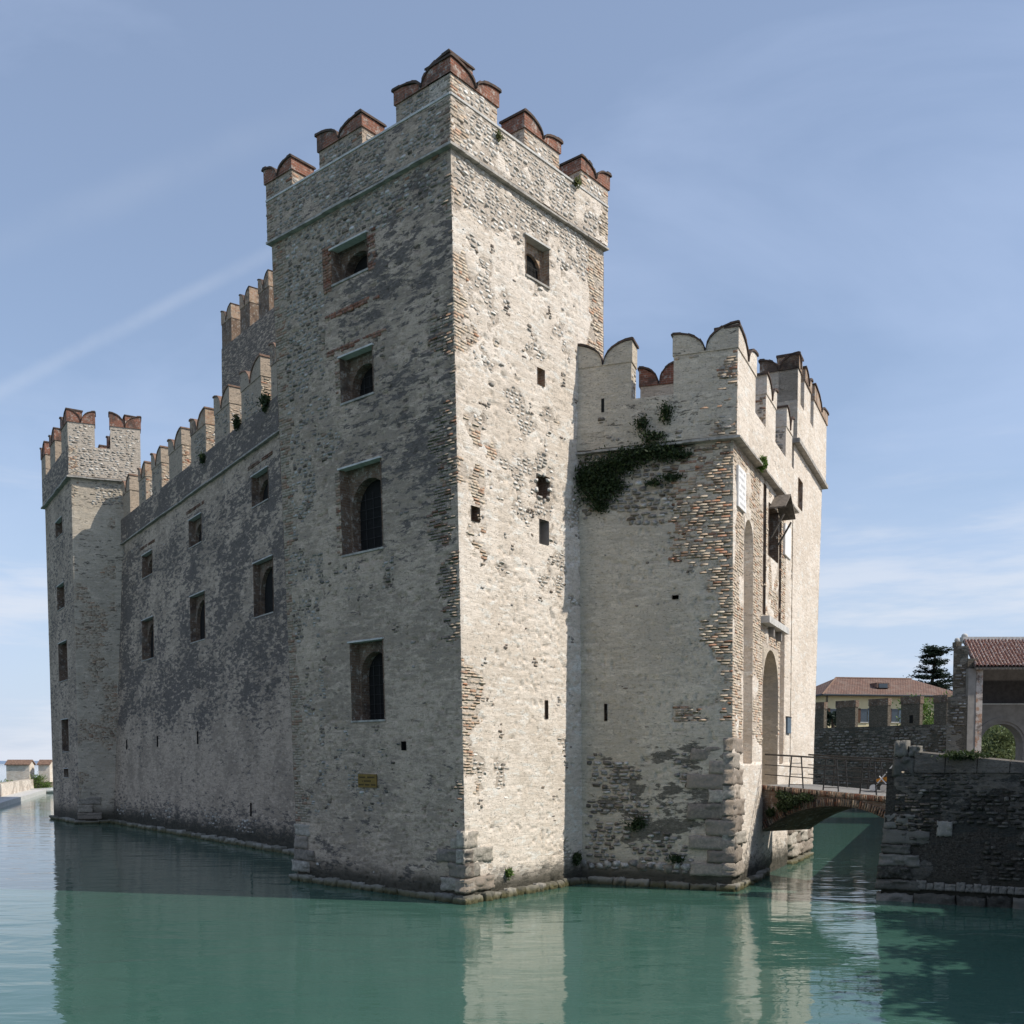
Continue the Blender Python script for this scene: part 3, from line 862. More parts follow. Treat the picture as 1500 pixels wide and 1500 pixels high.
# ================================================================== SETTING: water, land, hills
def sheet(name, pts, mat, kind='structure'):
    m = MB(); m.quad(*pts); o = m.build(name, mat, None, uv=False); o['kind'] = kind; return o
sheet('water', [(-6000, -60, 0), (6000, -60, 0), (6000, 12000, 0), (-6000, 12000, 0)], 'lake_water')
sheet('lake_bed', [(-6000, -60, -3), (6000, -60, -3), (6000, 12000, -3), (-6000, 12000, -3)], 'lake_bed')

def hill_range():
    n = 90; V = []; F = []
    r = np.random.default_rng(3)
    for j in range(4):
        for i in range(n + 1):
            x = -5200 + i * 75; y = 6800 + j * 260
            z = (0 if j == 0 else 1) * (8 + 14 * float(fbm(i * 0.13, j * 0.2, 5))) * (0.5, 0.6, 1.0, 1.15)[j] - (1 if j == 0 else 0)
            V.append((x, y, z))
    for j in range(3):
        for i in range(n): b = j * (n + 1) + i; F.append((b, b + 1, b + n + 2, b + n + 1))
    me = bpy.data.meshes.new('hills'); me.from_pydata(V, [], F); me.materials.append(MATS['hill_far'])
    o = mesh_obj('hills', me); o['kind'] = 'structure'
hill_range()

# ================================================================== MAIN CORNER TOWER
C0b = atz(683, 1324, 0.0)
C0t = at(660, 214, C0b[1] - 0.2); ZC = C0t[2]                      # string course height
Lt = atz(398, 357, ZC); Rt = atz(884, 364, ZC)
Lb = at(437, 1286, 32.7); Lb = onz(Lb, 0)
Ib = onz(at(852, 1290, 32.0), 0)                                    # where the gatehouse meets the tower
Rb = C0b + (Ib - C0b) * 1.22
Bb = Lb + (Rb - C0b); Bt = Lt + (Rt - C0t)
LF = Patch(Lb, C0b, Lt, C0t); RF = Patch(C0b, Rb, C0t, Rt)
T1 = thing('castle_tower', 'tall pale corner tower with red swallowtail merlons, one face sunlit and one in shade', 'tower', tuple((Lb + Rb) / 2))
WL, WR = LF.W, RF.W

def rect_px(P, x0, y0b, x1, y1t):     # lower-left and upper-right corners as seen
    a, z = P.px(x0, y0b); b, w = P.px(x1, y1t); return (float(a), float(z), float(b), float(w))

w1 = rect_px(LF, 488, 418, 538, 341); w2 = rect_px(LF, 501, 592, 546, 506)
w3 = rect_px(LF, 503, 814, 558, 671); w4 = rect_px(LF, 517, 1056, 561, 936)
hl = rect_px(LF, 589, 1099, 595, 1086); h2 = rect_px(LF, 503, 925, 508, 915)
h3 = rect_px(LF, 494, 244, 503, 232); 
lrects = [w1, w2, w3, w4, hl]
r1 = rect_px(RF, 770, 402, 803, 366); r2 = rect_px(RF, 787, 562, 797, 543)
r3 = rect_px(RF, 786, 728, 804, 700); r4 = rect_px(RF, 790, 795, 803, 764)
r5 = rect_px(RF, 690, 762, 702, 744); r6 = rect_px(RF, 798, 1053, 802, 1026)
rrects = [r1, r2, r3, r4, r5, r6]

def lf_brick(a, z):
    n = fbm(a * 1.3, z * 1.3, 21); w = 0.25 + 1.5 * fbm(z * 0.55, z * 0 + 3.1, 8, 3) * ss(-2, 12, z)
    right = ss(-0.25, 0.25, (a - (WL - w)) + (n - 0.52) * 1.6) * ss(0.45, 0.60, fbm(a * 0.7, z * 0.8, 77) + 0.06 * ss(6, 12, z))
    left = ss(-0.12, 0.12, (0.15 + 1.0 * fbm(z * 0.6, z * 0 + 9, 4) - a) + (n - 0.5) * 0.7)
    under = ss(0.45, 0.6, n) * ss(17.5, 18.6, z) * (a > WL - 2.2)
    return np.maximum(np.maximum(right, left), under) * (z > 1.9)
def lf_rubble(a, z):
    n = fbm(a * 0.8, z * 0.9, 31); f = fbm(a * 2.2, z * 2.2, 35)
    top = ss(17.0, 18.4, z + (n - 0.5) * 4 + ss(3.6, 1.0, a) * 1.5)
    left = ss(0.0, 0.5, 3.1 - a + (n - 0.5) * 4.5 - 0.25 * np.abs(z - 14)) * (z > 7.5)
    low = ss(0.50, 0.62, n) * ss(7.5, 5.5, z) * ss(5.2, 3.8, a)
    edge = ss(0.3, 0.0, np.abs(a - 1.35 - 0.4 * fbm(z * 0.5, z * 0, 2))) * (z < 9) * (z > 2.2)
    under3 = ss(0.45, 0.6, f) * ss(0.7, 0.2, np.abs(z - (w3[1] - 0.75))) * ss(1.6, 1.1, np.abs(a - (w3[0] + w3[2]) / 2))
    return np.maximum.reduce([top, left, low * 0.9, edge, under3]) * ss(0.36, 0.50, f + 0.16 * ss(15, 18, z))
def lf_stain(a, z):
    n = fbm(a * 0.9 + z * 0.35, z * 1.5 - a * 0.55, 51, 4)
    up = ss(7.5, 12.5, z) * ss(2.0, 4.2, a) * 0.62
    low = ss(5.5, 1.0, z) * 0.30
    return np.clip((n - 0.20) * 1.2, 0, 1) * up + low * ss(0.4, 0.6, n) + 0.08 * ss(5, 11, z) + 0.17
def damp0(a, z): return ss(0.95, 0.30, z + 0.3 * (fbm(np.asarray(a) * 1.5, np.asarray(z) * 2, 61) - 0.5))
def rf_brick(a, z):
    n = fbm(a * 1.4, z * 1.4, 23); w = 0.15 + 1.7 * fbm(z * 0.5, z * 0 + 5.1, 18, 3) * ss(-3, 10, z)
    left = ss(-0.25, 0.2, (w - a) + (n - 0.55) * 1.8) * ss(0.42, 0.58, fbm(a * 0.9, z * 0.8, 79) + 0.08 * ss(8, 13, z))
    right = ss(-0.1, 0.1, a - (WR - 0.3 - 0.9 * n)) * (z > 12)
    return np.maximum(left, right) * (z > 1.9)
def rf_rubble(a, z):
    n = fbm(a * 0.9, z * 0.9, 33); f = fbm(a * 2.4, z * 2.4, 37)
    top = ss(17.7, 18.6, z + (n - 0.5) * 3)
    sc = ss(0.54, 0.66, fbm(a * 1.1, z * 1.1, 43)) * ss(7.5, 9.5, z)
    hole = ss(0.9, 0.4, np.hypot(a - (r3[0] + r3[2]) / 2, (z - (r3[1] + r3[3]) / 2) * 0.6)) * 0.9
    low = ss(0.62, 0.68, n) * ss(5.5, 4.5, z)
    return np.maximum.reduce([top, sc, hole, low]) * ss(0.36, 0.48, f + 0.12 * ss(16, 18, z))
def rf_stain(a, z): return 0.18 * ss(0.45, 0.7, fbm(a * 0.8, z * 0.7, 53)) + 0.5 * ss(1.6, 0.5, z)

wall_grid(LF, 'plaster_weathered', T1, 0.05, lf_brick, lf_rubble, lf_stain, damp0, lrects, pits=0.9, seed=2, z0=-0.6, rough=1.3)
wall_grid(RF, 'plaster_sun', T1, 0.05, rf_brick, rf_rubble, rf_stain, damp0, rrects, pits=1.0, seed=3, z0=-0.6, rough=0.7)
for q in ((Patch(Rb, Bb, Rt, Bt)), (Patch(Bb, Lb, Bt, Lt))):
    wall_grid(q, 'plaster_weathered', T1, 0.5, taper=False)

K1 = Pieces(); ones_ = lambda a, z: np.full(np.shape(a), 1.3)
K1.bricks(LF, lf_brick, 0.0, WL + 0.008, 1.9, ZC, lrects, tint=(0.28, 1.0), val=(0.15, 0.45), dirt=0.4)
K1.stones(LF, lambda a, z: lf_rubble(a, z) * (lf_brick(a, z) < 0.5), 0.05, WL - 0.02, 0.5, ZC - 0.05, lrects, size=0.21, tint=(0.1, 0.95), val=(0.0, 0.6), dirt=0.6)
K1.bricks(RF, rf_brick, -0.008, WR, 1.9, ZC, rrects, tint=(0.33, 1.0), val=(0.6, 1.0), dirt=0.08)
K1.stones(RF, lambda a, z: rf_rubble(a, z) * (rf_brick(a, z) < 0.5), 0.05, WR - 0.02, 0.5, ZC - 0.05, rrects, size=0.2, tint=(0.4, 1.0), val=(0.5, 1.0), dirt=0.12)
# red brick beside and under the top window, and thin relieving rows over the second
K1.bricks(LF, ones_, w1[0] - 0.42, w1[0] - 0.02, w1[1] - 0.15, w1[3] + 0.15, (), tint=(0.05, 0.42), val=(0.1, 0.5), dirt=0.4, proud=0.034)
K1.bricks(LF, ones_, w1[2] + 0.03, w1[2] + 0.35, w1[1] - 0.1, w1[3] + 0.1, (), tint=(0.05, 0.5), val=(0.1, 0.5), dirt=0.5, proud=0.034, drop=0.3)
K1.bricks(LF, ones_, w1[0] - 0.40, w1[2] + 0.45, w1[1] - 0.92, w1[1] - 0.76, (), tint=(0.05, 0.3), val=(0.1, 0.5), dirt=0.3, proud=0.034)
K1.bricks(LF, ones_, w2[0] - 0.6, w2[2] + 0.6, w2[3] + 0.16, w2[3] + 0.32, (), tint=(0.05, 0.35), val=(0.1, 0.5), dirt=0.4, proud=0.034)
for r in (w2, w3): K1.bricks(LF, ones_, r[0] - 0.24, r[0] - 0.02, r[1], r[3], (), tint=(0.15, 0.8), val=(0.1, 0.5), dirt=0.5, proud=0.03, drop=0.35)
# odd single stones showing through the plaster
for P, msk, rc, v in ((LF, 0.955, lrects, (0.05, 0.5)), (RF, 0.945, rrects, (0.2, 0.8))):
    K1.stones(P, lambda a, z, s=msk: (vn(a * 3.1, z * 3.3, 91) > s - 0.05) * 1.0, 0.3, P.W - 0.3, 2.0, ZC - 1, rc, size=0.17, tint=(0.0, 0.55), val=v, dirt=0.4, proud=0.028)

ww = [window(LF, r, T1, depth=0.32, margin=m, head=h, grille=g) for r, m, h, g in
      ((w1, 0.16, 0.16, False), (w2, 0.08, 0.24, True), (w3, 0.08, 0.32, True), (w4, 0.06, 0.28, True))]
recess(LF, hl, T1, 0.4, 'interior_dark', name='putlog_hole')
window(RF, r1, T1, depth=0.22, margin=0.08, head=0.25, mat='pale_brick', grille=True, inner=0.10)
recess(RF, r2, T1, 0.45, 'pale_brick', 'interior_dark', name='window_slot')
nb = recess(RF, r3, T1, 0.35, 'dull_brick', 'dull_brick', name='broken_hole', wm=(0, 0.3, 0))
nr = recess(RF, r4, T1, 0.30, 'grey_plaster', name='wall_niche')
recess(RF, r5, T1, 0.40, 'dull_brick', 'interior_dark', name='putlog_hole')
recess(RF, r6, T1, 0.40, 'dull_brick', 'interior_dark', name='arrow_slit')
# tumbled stones round the broken hole
for k in range(9):
    w_ = k / 9 * 2 * math.pi; ca, cz = (r3[0] + r3[2]) / 2, (r3[1] + r3[3]) / 2
    a_ = ca + math.cos(w_) * (r3[2] - r3[0]) * 0.56; z_ = cz + math.sin(w_) * (r3[3] - r3[1]) * 0.56
    K1.add('stone', RF, np.array([a_]), np.array([z_]), np.array([random.uniform(0.16, 0.28)]), np.array([random.uniform(0.10, 0.16)]), np.array([0.035]), np.array([[random.uniform(0.4, 1), 0.7, 0.2]]))

# string course, parapet and merlons
nL, nR = onz(LF.N, 0), onz(RF.N, 0); OV = 0.09
def off2(p, z, o=OV): return onz(p + (nL + nR) * o, z)
ZS = float(at(657, 142, C0t[1])[2]); ZB = float(at(657, 111, C0t[1])[2]); ZP = float(at(655, 84, C0t[1])[2])
lnL, lnR = (Lt - C0t) / np.linalg.norm(Lt - C0t), (Rt - C0t) / np.linalg.norm(Rt - C0t)
def T1c(p, k, z): # parapet corners overhang both faces
    return onz(p + k, z)
pc0 = lambda z: T1c(C0t, nL * OV + nR * OV, z); pcl = lambda z: T1c(Lt, nL * OV + lnL * OV, z); pcr = lambda z: T1c(Rt, nR * OV + lnR * OV, z)
ZQ = ZC + 0.02
LP = Patch(pcl(ZQ), pc0(ZQ), pcl(ZS) + lnL * 0.03, pc0(ZS)); RP = Patch(pc0(ZQ), pcr(ZQ), pc0(ZS), pcr(ZS))
cornice(LP, T1, ZC - 0.05, 0.0, LP.W + 0.06, out=0.05, inn=0.5); cornice(RP, T1, ZC - 0.055, -0.06, RP.W, out=0.05, inn=0.5)
ones = lambda a, z: np.ones(np.broadcast(a, z).shape)
for P, mat, sd in ((LP, 'plaster_weathered', 5), (RP, 'plaster_sun', 6)):
    st = (lambda a, z: 0.45 * fbm(a * 1.2, z * 1.2, 71) + 0.15) if P is LP else (lambda a, z: 0.1 + 0 * a)
    rb = lambda a, z: ss(0.30, 0.42, fbm(a * 2, z * 2, 73))
    wall_grid(P, mat, T1, 0.06, rubble=rb, stain=st, seed=sd, z0=ZC + 0.06, name='parapet_face', pits=0.7)
    eb = lambda a, z, P=P: (((a < 0.35 + 0.25 * vn(z * 9, z * 0, 3)) | (a > P.W - 0.35 - 0.25 * vn(z * 9, z * 0, 4))) * 1.0)
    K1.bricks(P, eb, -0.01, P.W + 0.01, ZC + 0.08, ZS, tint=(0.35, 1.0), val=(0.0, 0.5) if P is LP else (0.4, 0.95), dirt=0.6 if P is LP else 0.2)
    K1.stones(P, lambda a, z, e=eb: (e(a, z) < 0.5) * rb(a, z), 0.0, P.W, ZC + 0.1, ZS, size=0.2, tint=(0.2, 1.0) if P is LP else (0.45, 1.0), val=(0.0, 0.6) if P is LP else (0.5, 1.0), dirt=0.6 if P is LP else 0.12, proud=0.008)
    m = MB(); ibox(m, P, 0.02, P.W - 0.02, ZC + 0.07, ZS, -0.62, -0.02); m.build('parapet', mat, T1, wm=(0, 0.4, 0))
    m = MB(); ibox(m, P, 0.0, P.W, ZS - 0.004, ZS + 0.05, -0.66, 0.03); m.build('crenel_sill', 'white_stone', T1)
TH = 0.75
lm = [(0.0, LP.a(427, 232)), (LP.a(467, 197), LP.a(530, 165)), (LP.a(580, 139), LP.W)]
rm = [(0.0, RP.a(728, 144)), (RP.a(768, 172), RP.a(819, 205)), (RP.a(851, 223), RP.W)]
def merlon_dress(K, P, a0, a1, zs, zc, shade, d=0.0):  # shaded faces take darker pieces, their shade put into the colour
    e = lambda a, z: (((a < a0 + 0.22 + 0.2 * vn(z * 11, z * 0, 5)) | (a > a1 - 0.22 - 0.2 * vn(z * 11, z * 0, 6))) * 1.0)
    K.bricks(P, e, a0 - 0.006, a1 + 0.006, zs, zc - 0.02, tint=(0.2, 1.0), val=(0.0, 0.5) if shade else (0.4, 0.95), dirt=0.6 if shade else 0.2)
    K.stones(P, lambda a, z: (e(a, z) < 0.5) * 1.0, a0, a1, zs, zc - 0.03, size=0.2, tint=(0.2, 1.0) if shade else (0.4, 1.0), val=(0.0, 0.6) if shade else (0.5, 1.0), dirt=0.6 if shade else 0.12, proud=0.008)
def side_dress(K, P, a, zs, zc, th, side, shade=False, d=0.0):      # masonry on the flank of a merlon
    q0, q1 = (d, d - th) if side > 0 else (d - th, d)
    S_ = Patch(P.pt(a, zs, q0), P.pt(a, zs, q1), P.pt(a, zc, q0), P.pt(a, zc, q1)); sd = int(abs(a) * 100) % 97
    bm = lambda x, z: ss(0.42, 0.55, fbm(x * 2.2 + sd, z * 1.6, 7)); v = (0.05, 0.5) if shade else (0.4, 0.9)  # flanks turned from the sun are coloured darker
    K.bricks(S_, bm, 0.0, S_.W, zs, zc - 0.02, tint=(0.1, 1.0), val=v, dirt=0.3)
    K.stones(S_, lambda x, z: (bm(x, z) < 0.5) * 1.0, 0.02, S_.W - 0.02, zs, zc - 0.03, size=0.2, tint=(0.3, 1.0), val=v, dirt=0.3, proud=0.012)
for k, (a0, a1) in enumerate(lm):
    merlon(LP, a0, a1, ZS, ZB, ZP, T1, TH, inset=(0.0, 0.015 if k == 2 else 0)); merlon_dress(K1, LP, a0, a1, ZS, ZB, True)
    if k < 2: side_dress(K1, LP, a1, ZS + 0.05, ZB, TH, 1)
for k, (a0, a1) in enumerate(rm):
    merlon(RP, a0, a1, ZS, ZB, ZP - 0.03, T1, TH, body='plaster_sun', wm=(0.2, 0.1, 0)); merlon_dress(K1, RP, a0, a1, ZS, ZB, False)
    if k > 0: side_dress(K1, RP, a0, ZS + 0.05, ZB, TH, -1, True)
# walkway floor inside the parapet and hidden rear parapets
m = MB(); m.extrude(inset((Lt, C0t, Rt, Bt), ZC - 0.3), (0, 0, -0.3)); m.build('roof_deck', 'grey_rubble', T1, wm=(0, 0, 0))
for A, B in ((Rt, Bt), (Bt, Lt)):
    P = Patch(onz(A, ZC), onz(B, ZC), onz(A, ZS), onz(B, ZS)); parapet(P, T1, 0.05, P.W - 0.05, ZC, ZS)

# corner blocks and the course at the waterline
quoins(LF, T1, 1, 4, 0.30, 0.40, d=0.02, grow=0.028, lens=(0.55, 1.0), inset=0.02)
quoins(RF, T1, -1, 4, 0.30, 0.40, d=0.018, grow=0.026, lens=(1.0, 0.55))
quoins(LF, T1, -1, 4, 0.30, 0.40, d=0.02, grow=0.03, lens=(0.6, 0.9))
plinth(LF, T1, -0.2, WL + 0.16, d=0.17); plinth(RF, T1, -0.22, Ib is not None and RF.a(856, 1290) or 5, d=0.16, lo=0.3, hi=0.6)
# rusticated iron ties
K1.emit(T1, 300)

# ------------------------------------------------------------------ sign on the tower
sg = rect_px(LF, 527, 1153, 553, 1134)
S = thing('wall_sign', 'small yellow metal sign with three lines of dark lettering on the shaded tower face', 'sign', tuple(LF.pt(sg[0], sg[1], 0.05)))
m = MB(); ibox(m, LF, sg[0], sg[2], sg[1], sg[3], 0.03, 0.055); m.build('plate', 'sign_yellow', S)
m = MB(); H = sg[3] - sg[1]; Wd = sg[2] - sg[0]
for row, words in ((0.76, ((0.08, 0.42), (0.52, 0.92))), (0.48, ((0.22, 0.27), (0.33, 0.72))), (0.20, ((0.04, 0.32), (0.38, 0.64), (0.70, 0.96)))):
    for x0, x1 in words:
        nl = max(1, int((x1 - x0) / 0.065))
        for k in range(nl):
            u0 = x0 + (x1 - x0) * k / nl; u1 = u0 + (x1 - x0) / nl * 0.7; zz = sg[1] + row * H
            ibox(m, LF, sg[0] + u0 * Wd, sg[0] + u1 * Wd, zz - 0.055 * H, zz + 0.055 * H, 0.05, 0.0585)
m.build('lettering', 'letter_dark', S)
S = thing('niche_panel', 'small red and white panel standing in the niche of the sunlit tower face', 'sign', tuple(RF.pt(r4[0] + 0.1, r4[1], -0.2)))
aw = r4[2] - r4[0]; hh = r4[3] - r4[1]
m = MB(); ibox(m, RF, r4[0] + 0.02, r4[0] + aw * 0.5, r4[1] + hh * 0.35, r4[1] + hh * 0.78, -0.22, -0.19); m.build('panel', 'signal_red', S)
m = MB(); ibox(m, RF, r4[0] + 0.04, r4[0] + aw * 0.46, r4[1] + hh * 0.42, r4[1] + hh * 0.58, -0.20, -0.186); m.build('label_patch', 'painted_white', S)
m = MB(); ibox(m, RF, r4[0] + 0.03, r4[0] + aw * 0.45, r4[1] + 0.005, r4[1] + hh * 0.35, -0.215, -0.195); m.build('lower_panel', 'grey_plaster', S)

# ================================================================== CURTAIN WALL (left wing)
Wn_b = onz(at(427, 1250, 42.3), 0); Wf_b = onz(at(160, 1205, 65.2), 0)
ZW = float(at(418, 627, 42.3)[2])
Wn_t = onz(at(418, 627, 42.3), ZW); Wf_t = onz(at(160, 816, 67.3), ZW)
ext = 0.30
Wnb2 = Wn_b + (Wn_b - Wf_b) * ext; Wnt2 = Wn_t + (Wn_t - Wf_t) * ext
WG = Patch(Wf_b, Wnb2, Wf_t, Wnt2)
CW = thing('curtain_wall', 'long shaded curtain wall with dark lichen stains, two rows of windows and a row of merlons', 'wall', tuple((Wf_b + Wn_b) / 2))
wr = [rect_px(WG, 209, 848, 223, 806), rect_px(WG, 278, 803, 295, 752), rect_px(WG, 370, 744, 393, 684),
      rect_px(WG, 209, 968, 225, 903), rect_px(WG, 280, 942, 300, 866), rect_px(WG, 373, 905, 400, 814)]
sl = [rect_px(WG, x - 0.55, y1, x + 0.55, y0) for x, y0, y1 in ((231, 1078, 1094), (290, 1071, 1090), (186, 1084, 1098), (368, 1176, 1196))]
def wg_stain(a, z):
    n = fbm(a * 0.42 + z * 0.22, z * 0.9 - a * 0.30, 55, 5)
    band = ss(4.0, 7.0, z) * ss(ZW + 0.3, ZW - 2.0, z) * ss(0.5, 2.4, a)
    return np.clip((n - 0.28) * 0.9, 0, 1) * (0.3 + 0.7 * band) + 0.15 * band + 0.20 + 0.35 * ss(2.5, 0.6, z)
def wg_rub(a, z): return ss(0.55, 0.65, fbm(a * 0.8, z * 0.9, 57)) * (ss(ZW - 2.2, ZW - 0.8, z) + 0.75 * ss(2.2, 1.0, z))
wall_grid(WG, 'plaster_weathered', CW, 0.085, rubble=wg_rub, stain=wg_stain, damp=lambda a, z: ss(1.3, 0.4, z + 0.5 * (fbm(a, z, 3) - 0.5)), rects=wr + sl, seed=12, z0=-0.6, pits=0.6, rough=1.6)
for r in wr: window(WG, r, CW, depth=0.28, margin=0.07, head=0.26, inner=0.18, grille=False, mat='dull_brick', back='interior_dark')
for r in sl: recess(WG, r, CW, 0.3, 'interior_dark', name='arrow_slit')
K = Pieces()
K.stones(WG, wg_rub, 0.1, WG.W, 0.6, ZW - 0.05, wr + sl, size=0.28, tint=(0.2, 0.9), val=(0.1, 0.6), dirt=0.6)
# relieving courses of brick above the upper windows
for r in wr[:3]:
    for j in (0, 1):
        n = 7; aa = np.linspace(r[0] - 0.25, r[2] + 0.35, n); zz = np.full(n, r[3] + 0.42 + 0.085 * j)
        K.add('brick', WG, aa, zz, np.full(n, (aa[1] - aa[0]) * 0.93), np.full(n, 0.07), np.full(n, 0.03), np.stack([np.random.default_rng(4).uniform(0.1, 0.4, n), np.full(n, 0.4), np.full(n, 0.5)], 1))
K.emit(CW, 120)
ZWS = ZW + 1.45
q = WG.N * 0.10; q = onz(q, 0)
WP = Patch(onz(Wf_t + q, ZW + 0.02), onz(Wnt2 + q, ZW + 0.02), onz(Wf_t + q, ZWS), onz(Wnt2 + q, ZWS))
cornice(WP, CW, ZW - 0.06, 0.0, WP.W, out=0.07, inn=0.4, seg=1.8)
wall_grid(WP, 'plaster_weathered', CW, 0.10, stain=lambda a, z: 0.62 + 0.6 * (fbm(a * 0.8, z * 1.2, 59) - 0.4), seed=14, z0=ZW + 0.05, name='parapet_face', pits=0.6)
parapet(WP, CW, 0.0, WP.W, ZW + 0.04, ZWS, 0.55)
# eight merlons and the one half hidden behind the tower: left edge, right edge of the front as seen
KW = Pieces(); ZWC = ZWS + 1.35; ZWT = ZWC + 0.85
MP = [(397, 545, 412, 535), (353, 549, 382, 529), (314, 585, 336, 566), (279, 616, 301, 599), (247, 642, 266, 627), (222, 666, 236, 655), (203, 688, 213, 678), (180, 706, 190, 697), (157, 728, 169, 719)]
for k, (x0, y0, x1, y1) in enumerate(MP):
    a0, a1 = WP.a(x0, y0), WP.a(x1, y1)
    if k == 0: a1 = a0 + 1.75
    a0 = max(a0, 0.02)
    if 0 < k < 7:
        side_dress(KW, WP, a1, ZWS + 0.02, ZWC, 0.95, 1)
        KW.stones(WP, lambda a, z: ss(0.52, 0.6, fbm(a * 1.1, z * 1.1, 211)), a0, a1, ZWS, ZWC - 0.05, size=0.24, tint=(0.2, 0.8), val=(0.1, 0.5), dirt=0.6, proud=0.012)
    merlon(WP, a0, a1, ZWS, ZWC, ZWT, CW, 0.95, cap='plaster_weathered' if k % 3 else 'pale_brick', coping='tile_brown', wm=(0.35, 0.28, 0), over=0.03)
KW.emit(CW, 60)
plinth(WG, CW, 0.0, WG.W * 0.9, z1=0.22, d=0.25, lo=0.6, hi=1.3)

# ================================================================== FAR CORNER TOWER (left)
C2b = onz(at(117, 1206, 63.5), 0); C2t = at(104, 698, 63.2); Z2 = C2t[2]
L2b = onz(at(79, 1198, 69.5), 0); L2t = atz(66, 744, Z2)
R2t = atz(203, 707, Z2); R2b = onz(at(205, 1200, R2t[1] + 0.5), 0)
L2 = Patch(L2b, C2b, L2t, C2t); R2 = Patch(C2b, R2b, C2t, R2t)
T2 = thing('castle_tower', 'slender far corner tower at the water end of the curtain wall', 'tower', tuple((L2b + R2b) / 2))
w2r = [rect_px(L2, *v) for v in ((82.5, 790, 91, 757), (85, 895, 94, 853), (87.5, 999, 98, 938), (92, 1101, 100, 1053), (94.5, 1138, 100, 1126))]
def t2_brick(a, z): return 0.9 * ss(0.44, 0.62, fbm(a * 0.9, z * 0.7, 81)) * (a < 2.4)
wall_grid(L2, 'plaster_weathered', T2, 0.12, stain=lambda a, z: 0.5 * fbm(a * 0.6, z * 0.7, 83) + 0.15, damp=lambda a, z: ss(1.4, 0.4, z), rects=w2r, seed=15, z0=-0.6)
wall_grid(R2, 'plaster_cream', T2, 0.09, brick=t2_brick, rubble=lambda a, z: ss(Z2 - 2.5, Z2 - 1.2, z), stain=lambda a, z: 0.45 * fbm(a * 0.6, z * 0.7, 84), damp=lambda a, z: ss(1.4, 0.4, z), seed=16, z0=-0.6, pits=0.5)
for A, Bq, At, Bt2 in ((R2b, R2b + (L2b - C2b), R2t, R2t + (L2t - C2t)), (R2b + (L2b - C2b), L2b, R2t + (L2t - C2t), L2t)):
    wall_grid(Patch(A, Bq, At, Bt2), 'plaster_weathered', T2, 0.6, taper=False)
for r in w2r: window(L2, r, T2, depth=0.5, margin=0.14, head=0.3, grille=False, inner=0.3)
for v in ((158, 1105, 161.5, 1087), (161, 1128, 165, 1121)): pass
K = Pieces()
K.bricks(R2, t2_brick, 0, 2.5, 1.5, Z2 - 0.1, tint=(0.4, 1.0), val=(0.3, 0.9), dirt=0.3)
K.stones(R2, lambda a, z: (ss(Z2 - 2.0, Z2 - 1.0, z) > 0.5) * 1.0, 1.0, R2.W, Z2 - 2.2, Z2 - 0.1, size=0.26, tint=(0.2, 0.9), val=(0.3, 0.8), dirt=0.3)
Z2S = float(at(104, 653, 63.2)[2]); Z2C = float(at(104, 619, 63.2)[2]); Z2P = float(at(99, 599, 63.2)[2])
n2l, n2r = onz(L2.N, 0), onz(R2.N, 0); o2 = 0.14
e2l = (L2t - C2t) / np.linalg.norm(L2t - C2t); e2r = (R2t - C2t) / np.linalg.norm(R2t - C2t)
def q2(p, k, z): return onz(p + k, z)
LP2 = Patch(q2(L2t, (n2l + e2l) * o2, Z2), q2(C2t, (n2l + n2r) * o2, Z2), q2(L2t, (n2l + e2l) * o2, Z2S), q2(C2t, (n2l + n2r) * o2, Z2S))
RP2 = Patch(q2(C2t, (n2l + n2r) * o2, Z2), q2(R2t, (n2r + e2r) * o2, Z2), q2(C2t, (n2l + n2r) * o2, Z2S), q2(R2t, (n2r + e2r) * o2, Z2S))
cornice(LP2, T2, Z2 - 0.08, 0, LP2.W + 0.1, h=0.09, out=0.10, inn=0.5); cornice(RP2, T2, Z2 - 0.085, -0.1, RP2.W, h=0.09, out=0.10, inn=0.5)
wall_grid(LP2, 'plaster_weathered', T2, 0.13, stain=lambda a, z: 0.6 + 0 * a, seed=17, z0=Z2 + 0.06, name='parapet_face')
wall_grid(RP2, 'plaster_sun', T2, 0.10, rubble=ones, seed=18, z0=Z2 + 0.06, name='parapet_face')
K.stones(RP2, ones, 0.3, RP2.W - 0.2, Z2 + 0.1, Z2S, size=0.26, tint=(0.2, 0.9), val=(0.3, 0.8), dirt=0.3)
K.bricks(RP2, lambda a, z: (a < 0.5) * 1.0, 0, 0.6, Z2 + 0.1, Z2S, tint=(0.3, 1.0), val=(0.4, 0.9), dirt=0.2)
for P in (LP2, RP2): parapet(P, T2, 0.02, P.W - 0.02, Z2 + 0.05, Z2S, 0.6)
for a0, a1 in ((0.0, RP2.a(138, 612)), (RP2.a(161, 616), RP2.W)):
    merlon(RP2, a0, a1, Z2S, Z2C, Z2P, T2, 0.8, body='plaster_sun', wm=(0.2, 0.1, 0))
    K.stones(RP2, ones, a0 + 0.05, a1 - 0.05, Z2S, Z2C - 0.05, size=0.26, tint=(0.2, 0.9), val=(0.3, 0.8), dirt=0.3)
wl2 = LP2.W
for f0, f1 in ((0.0, 0.17), (0.36, 0.55), (0.78, 1.0)):
    merlon(LP2, f0 * wl2, f1 * wl2, Z2S, Z2C, Z2P, T2, 0.8, inset=(0, 0.015 if f1 == 1 else 0))
K.emit(T2, 60)
P = Patch(onz(R2t, Z2), onz(R2t + (L2t - C2t), Z2), onz(R2t, Z2S), onz(R2t + (L2t - C2t), Z2S))
parapet(P, T2, 0, P.W, Z2, Z2S)
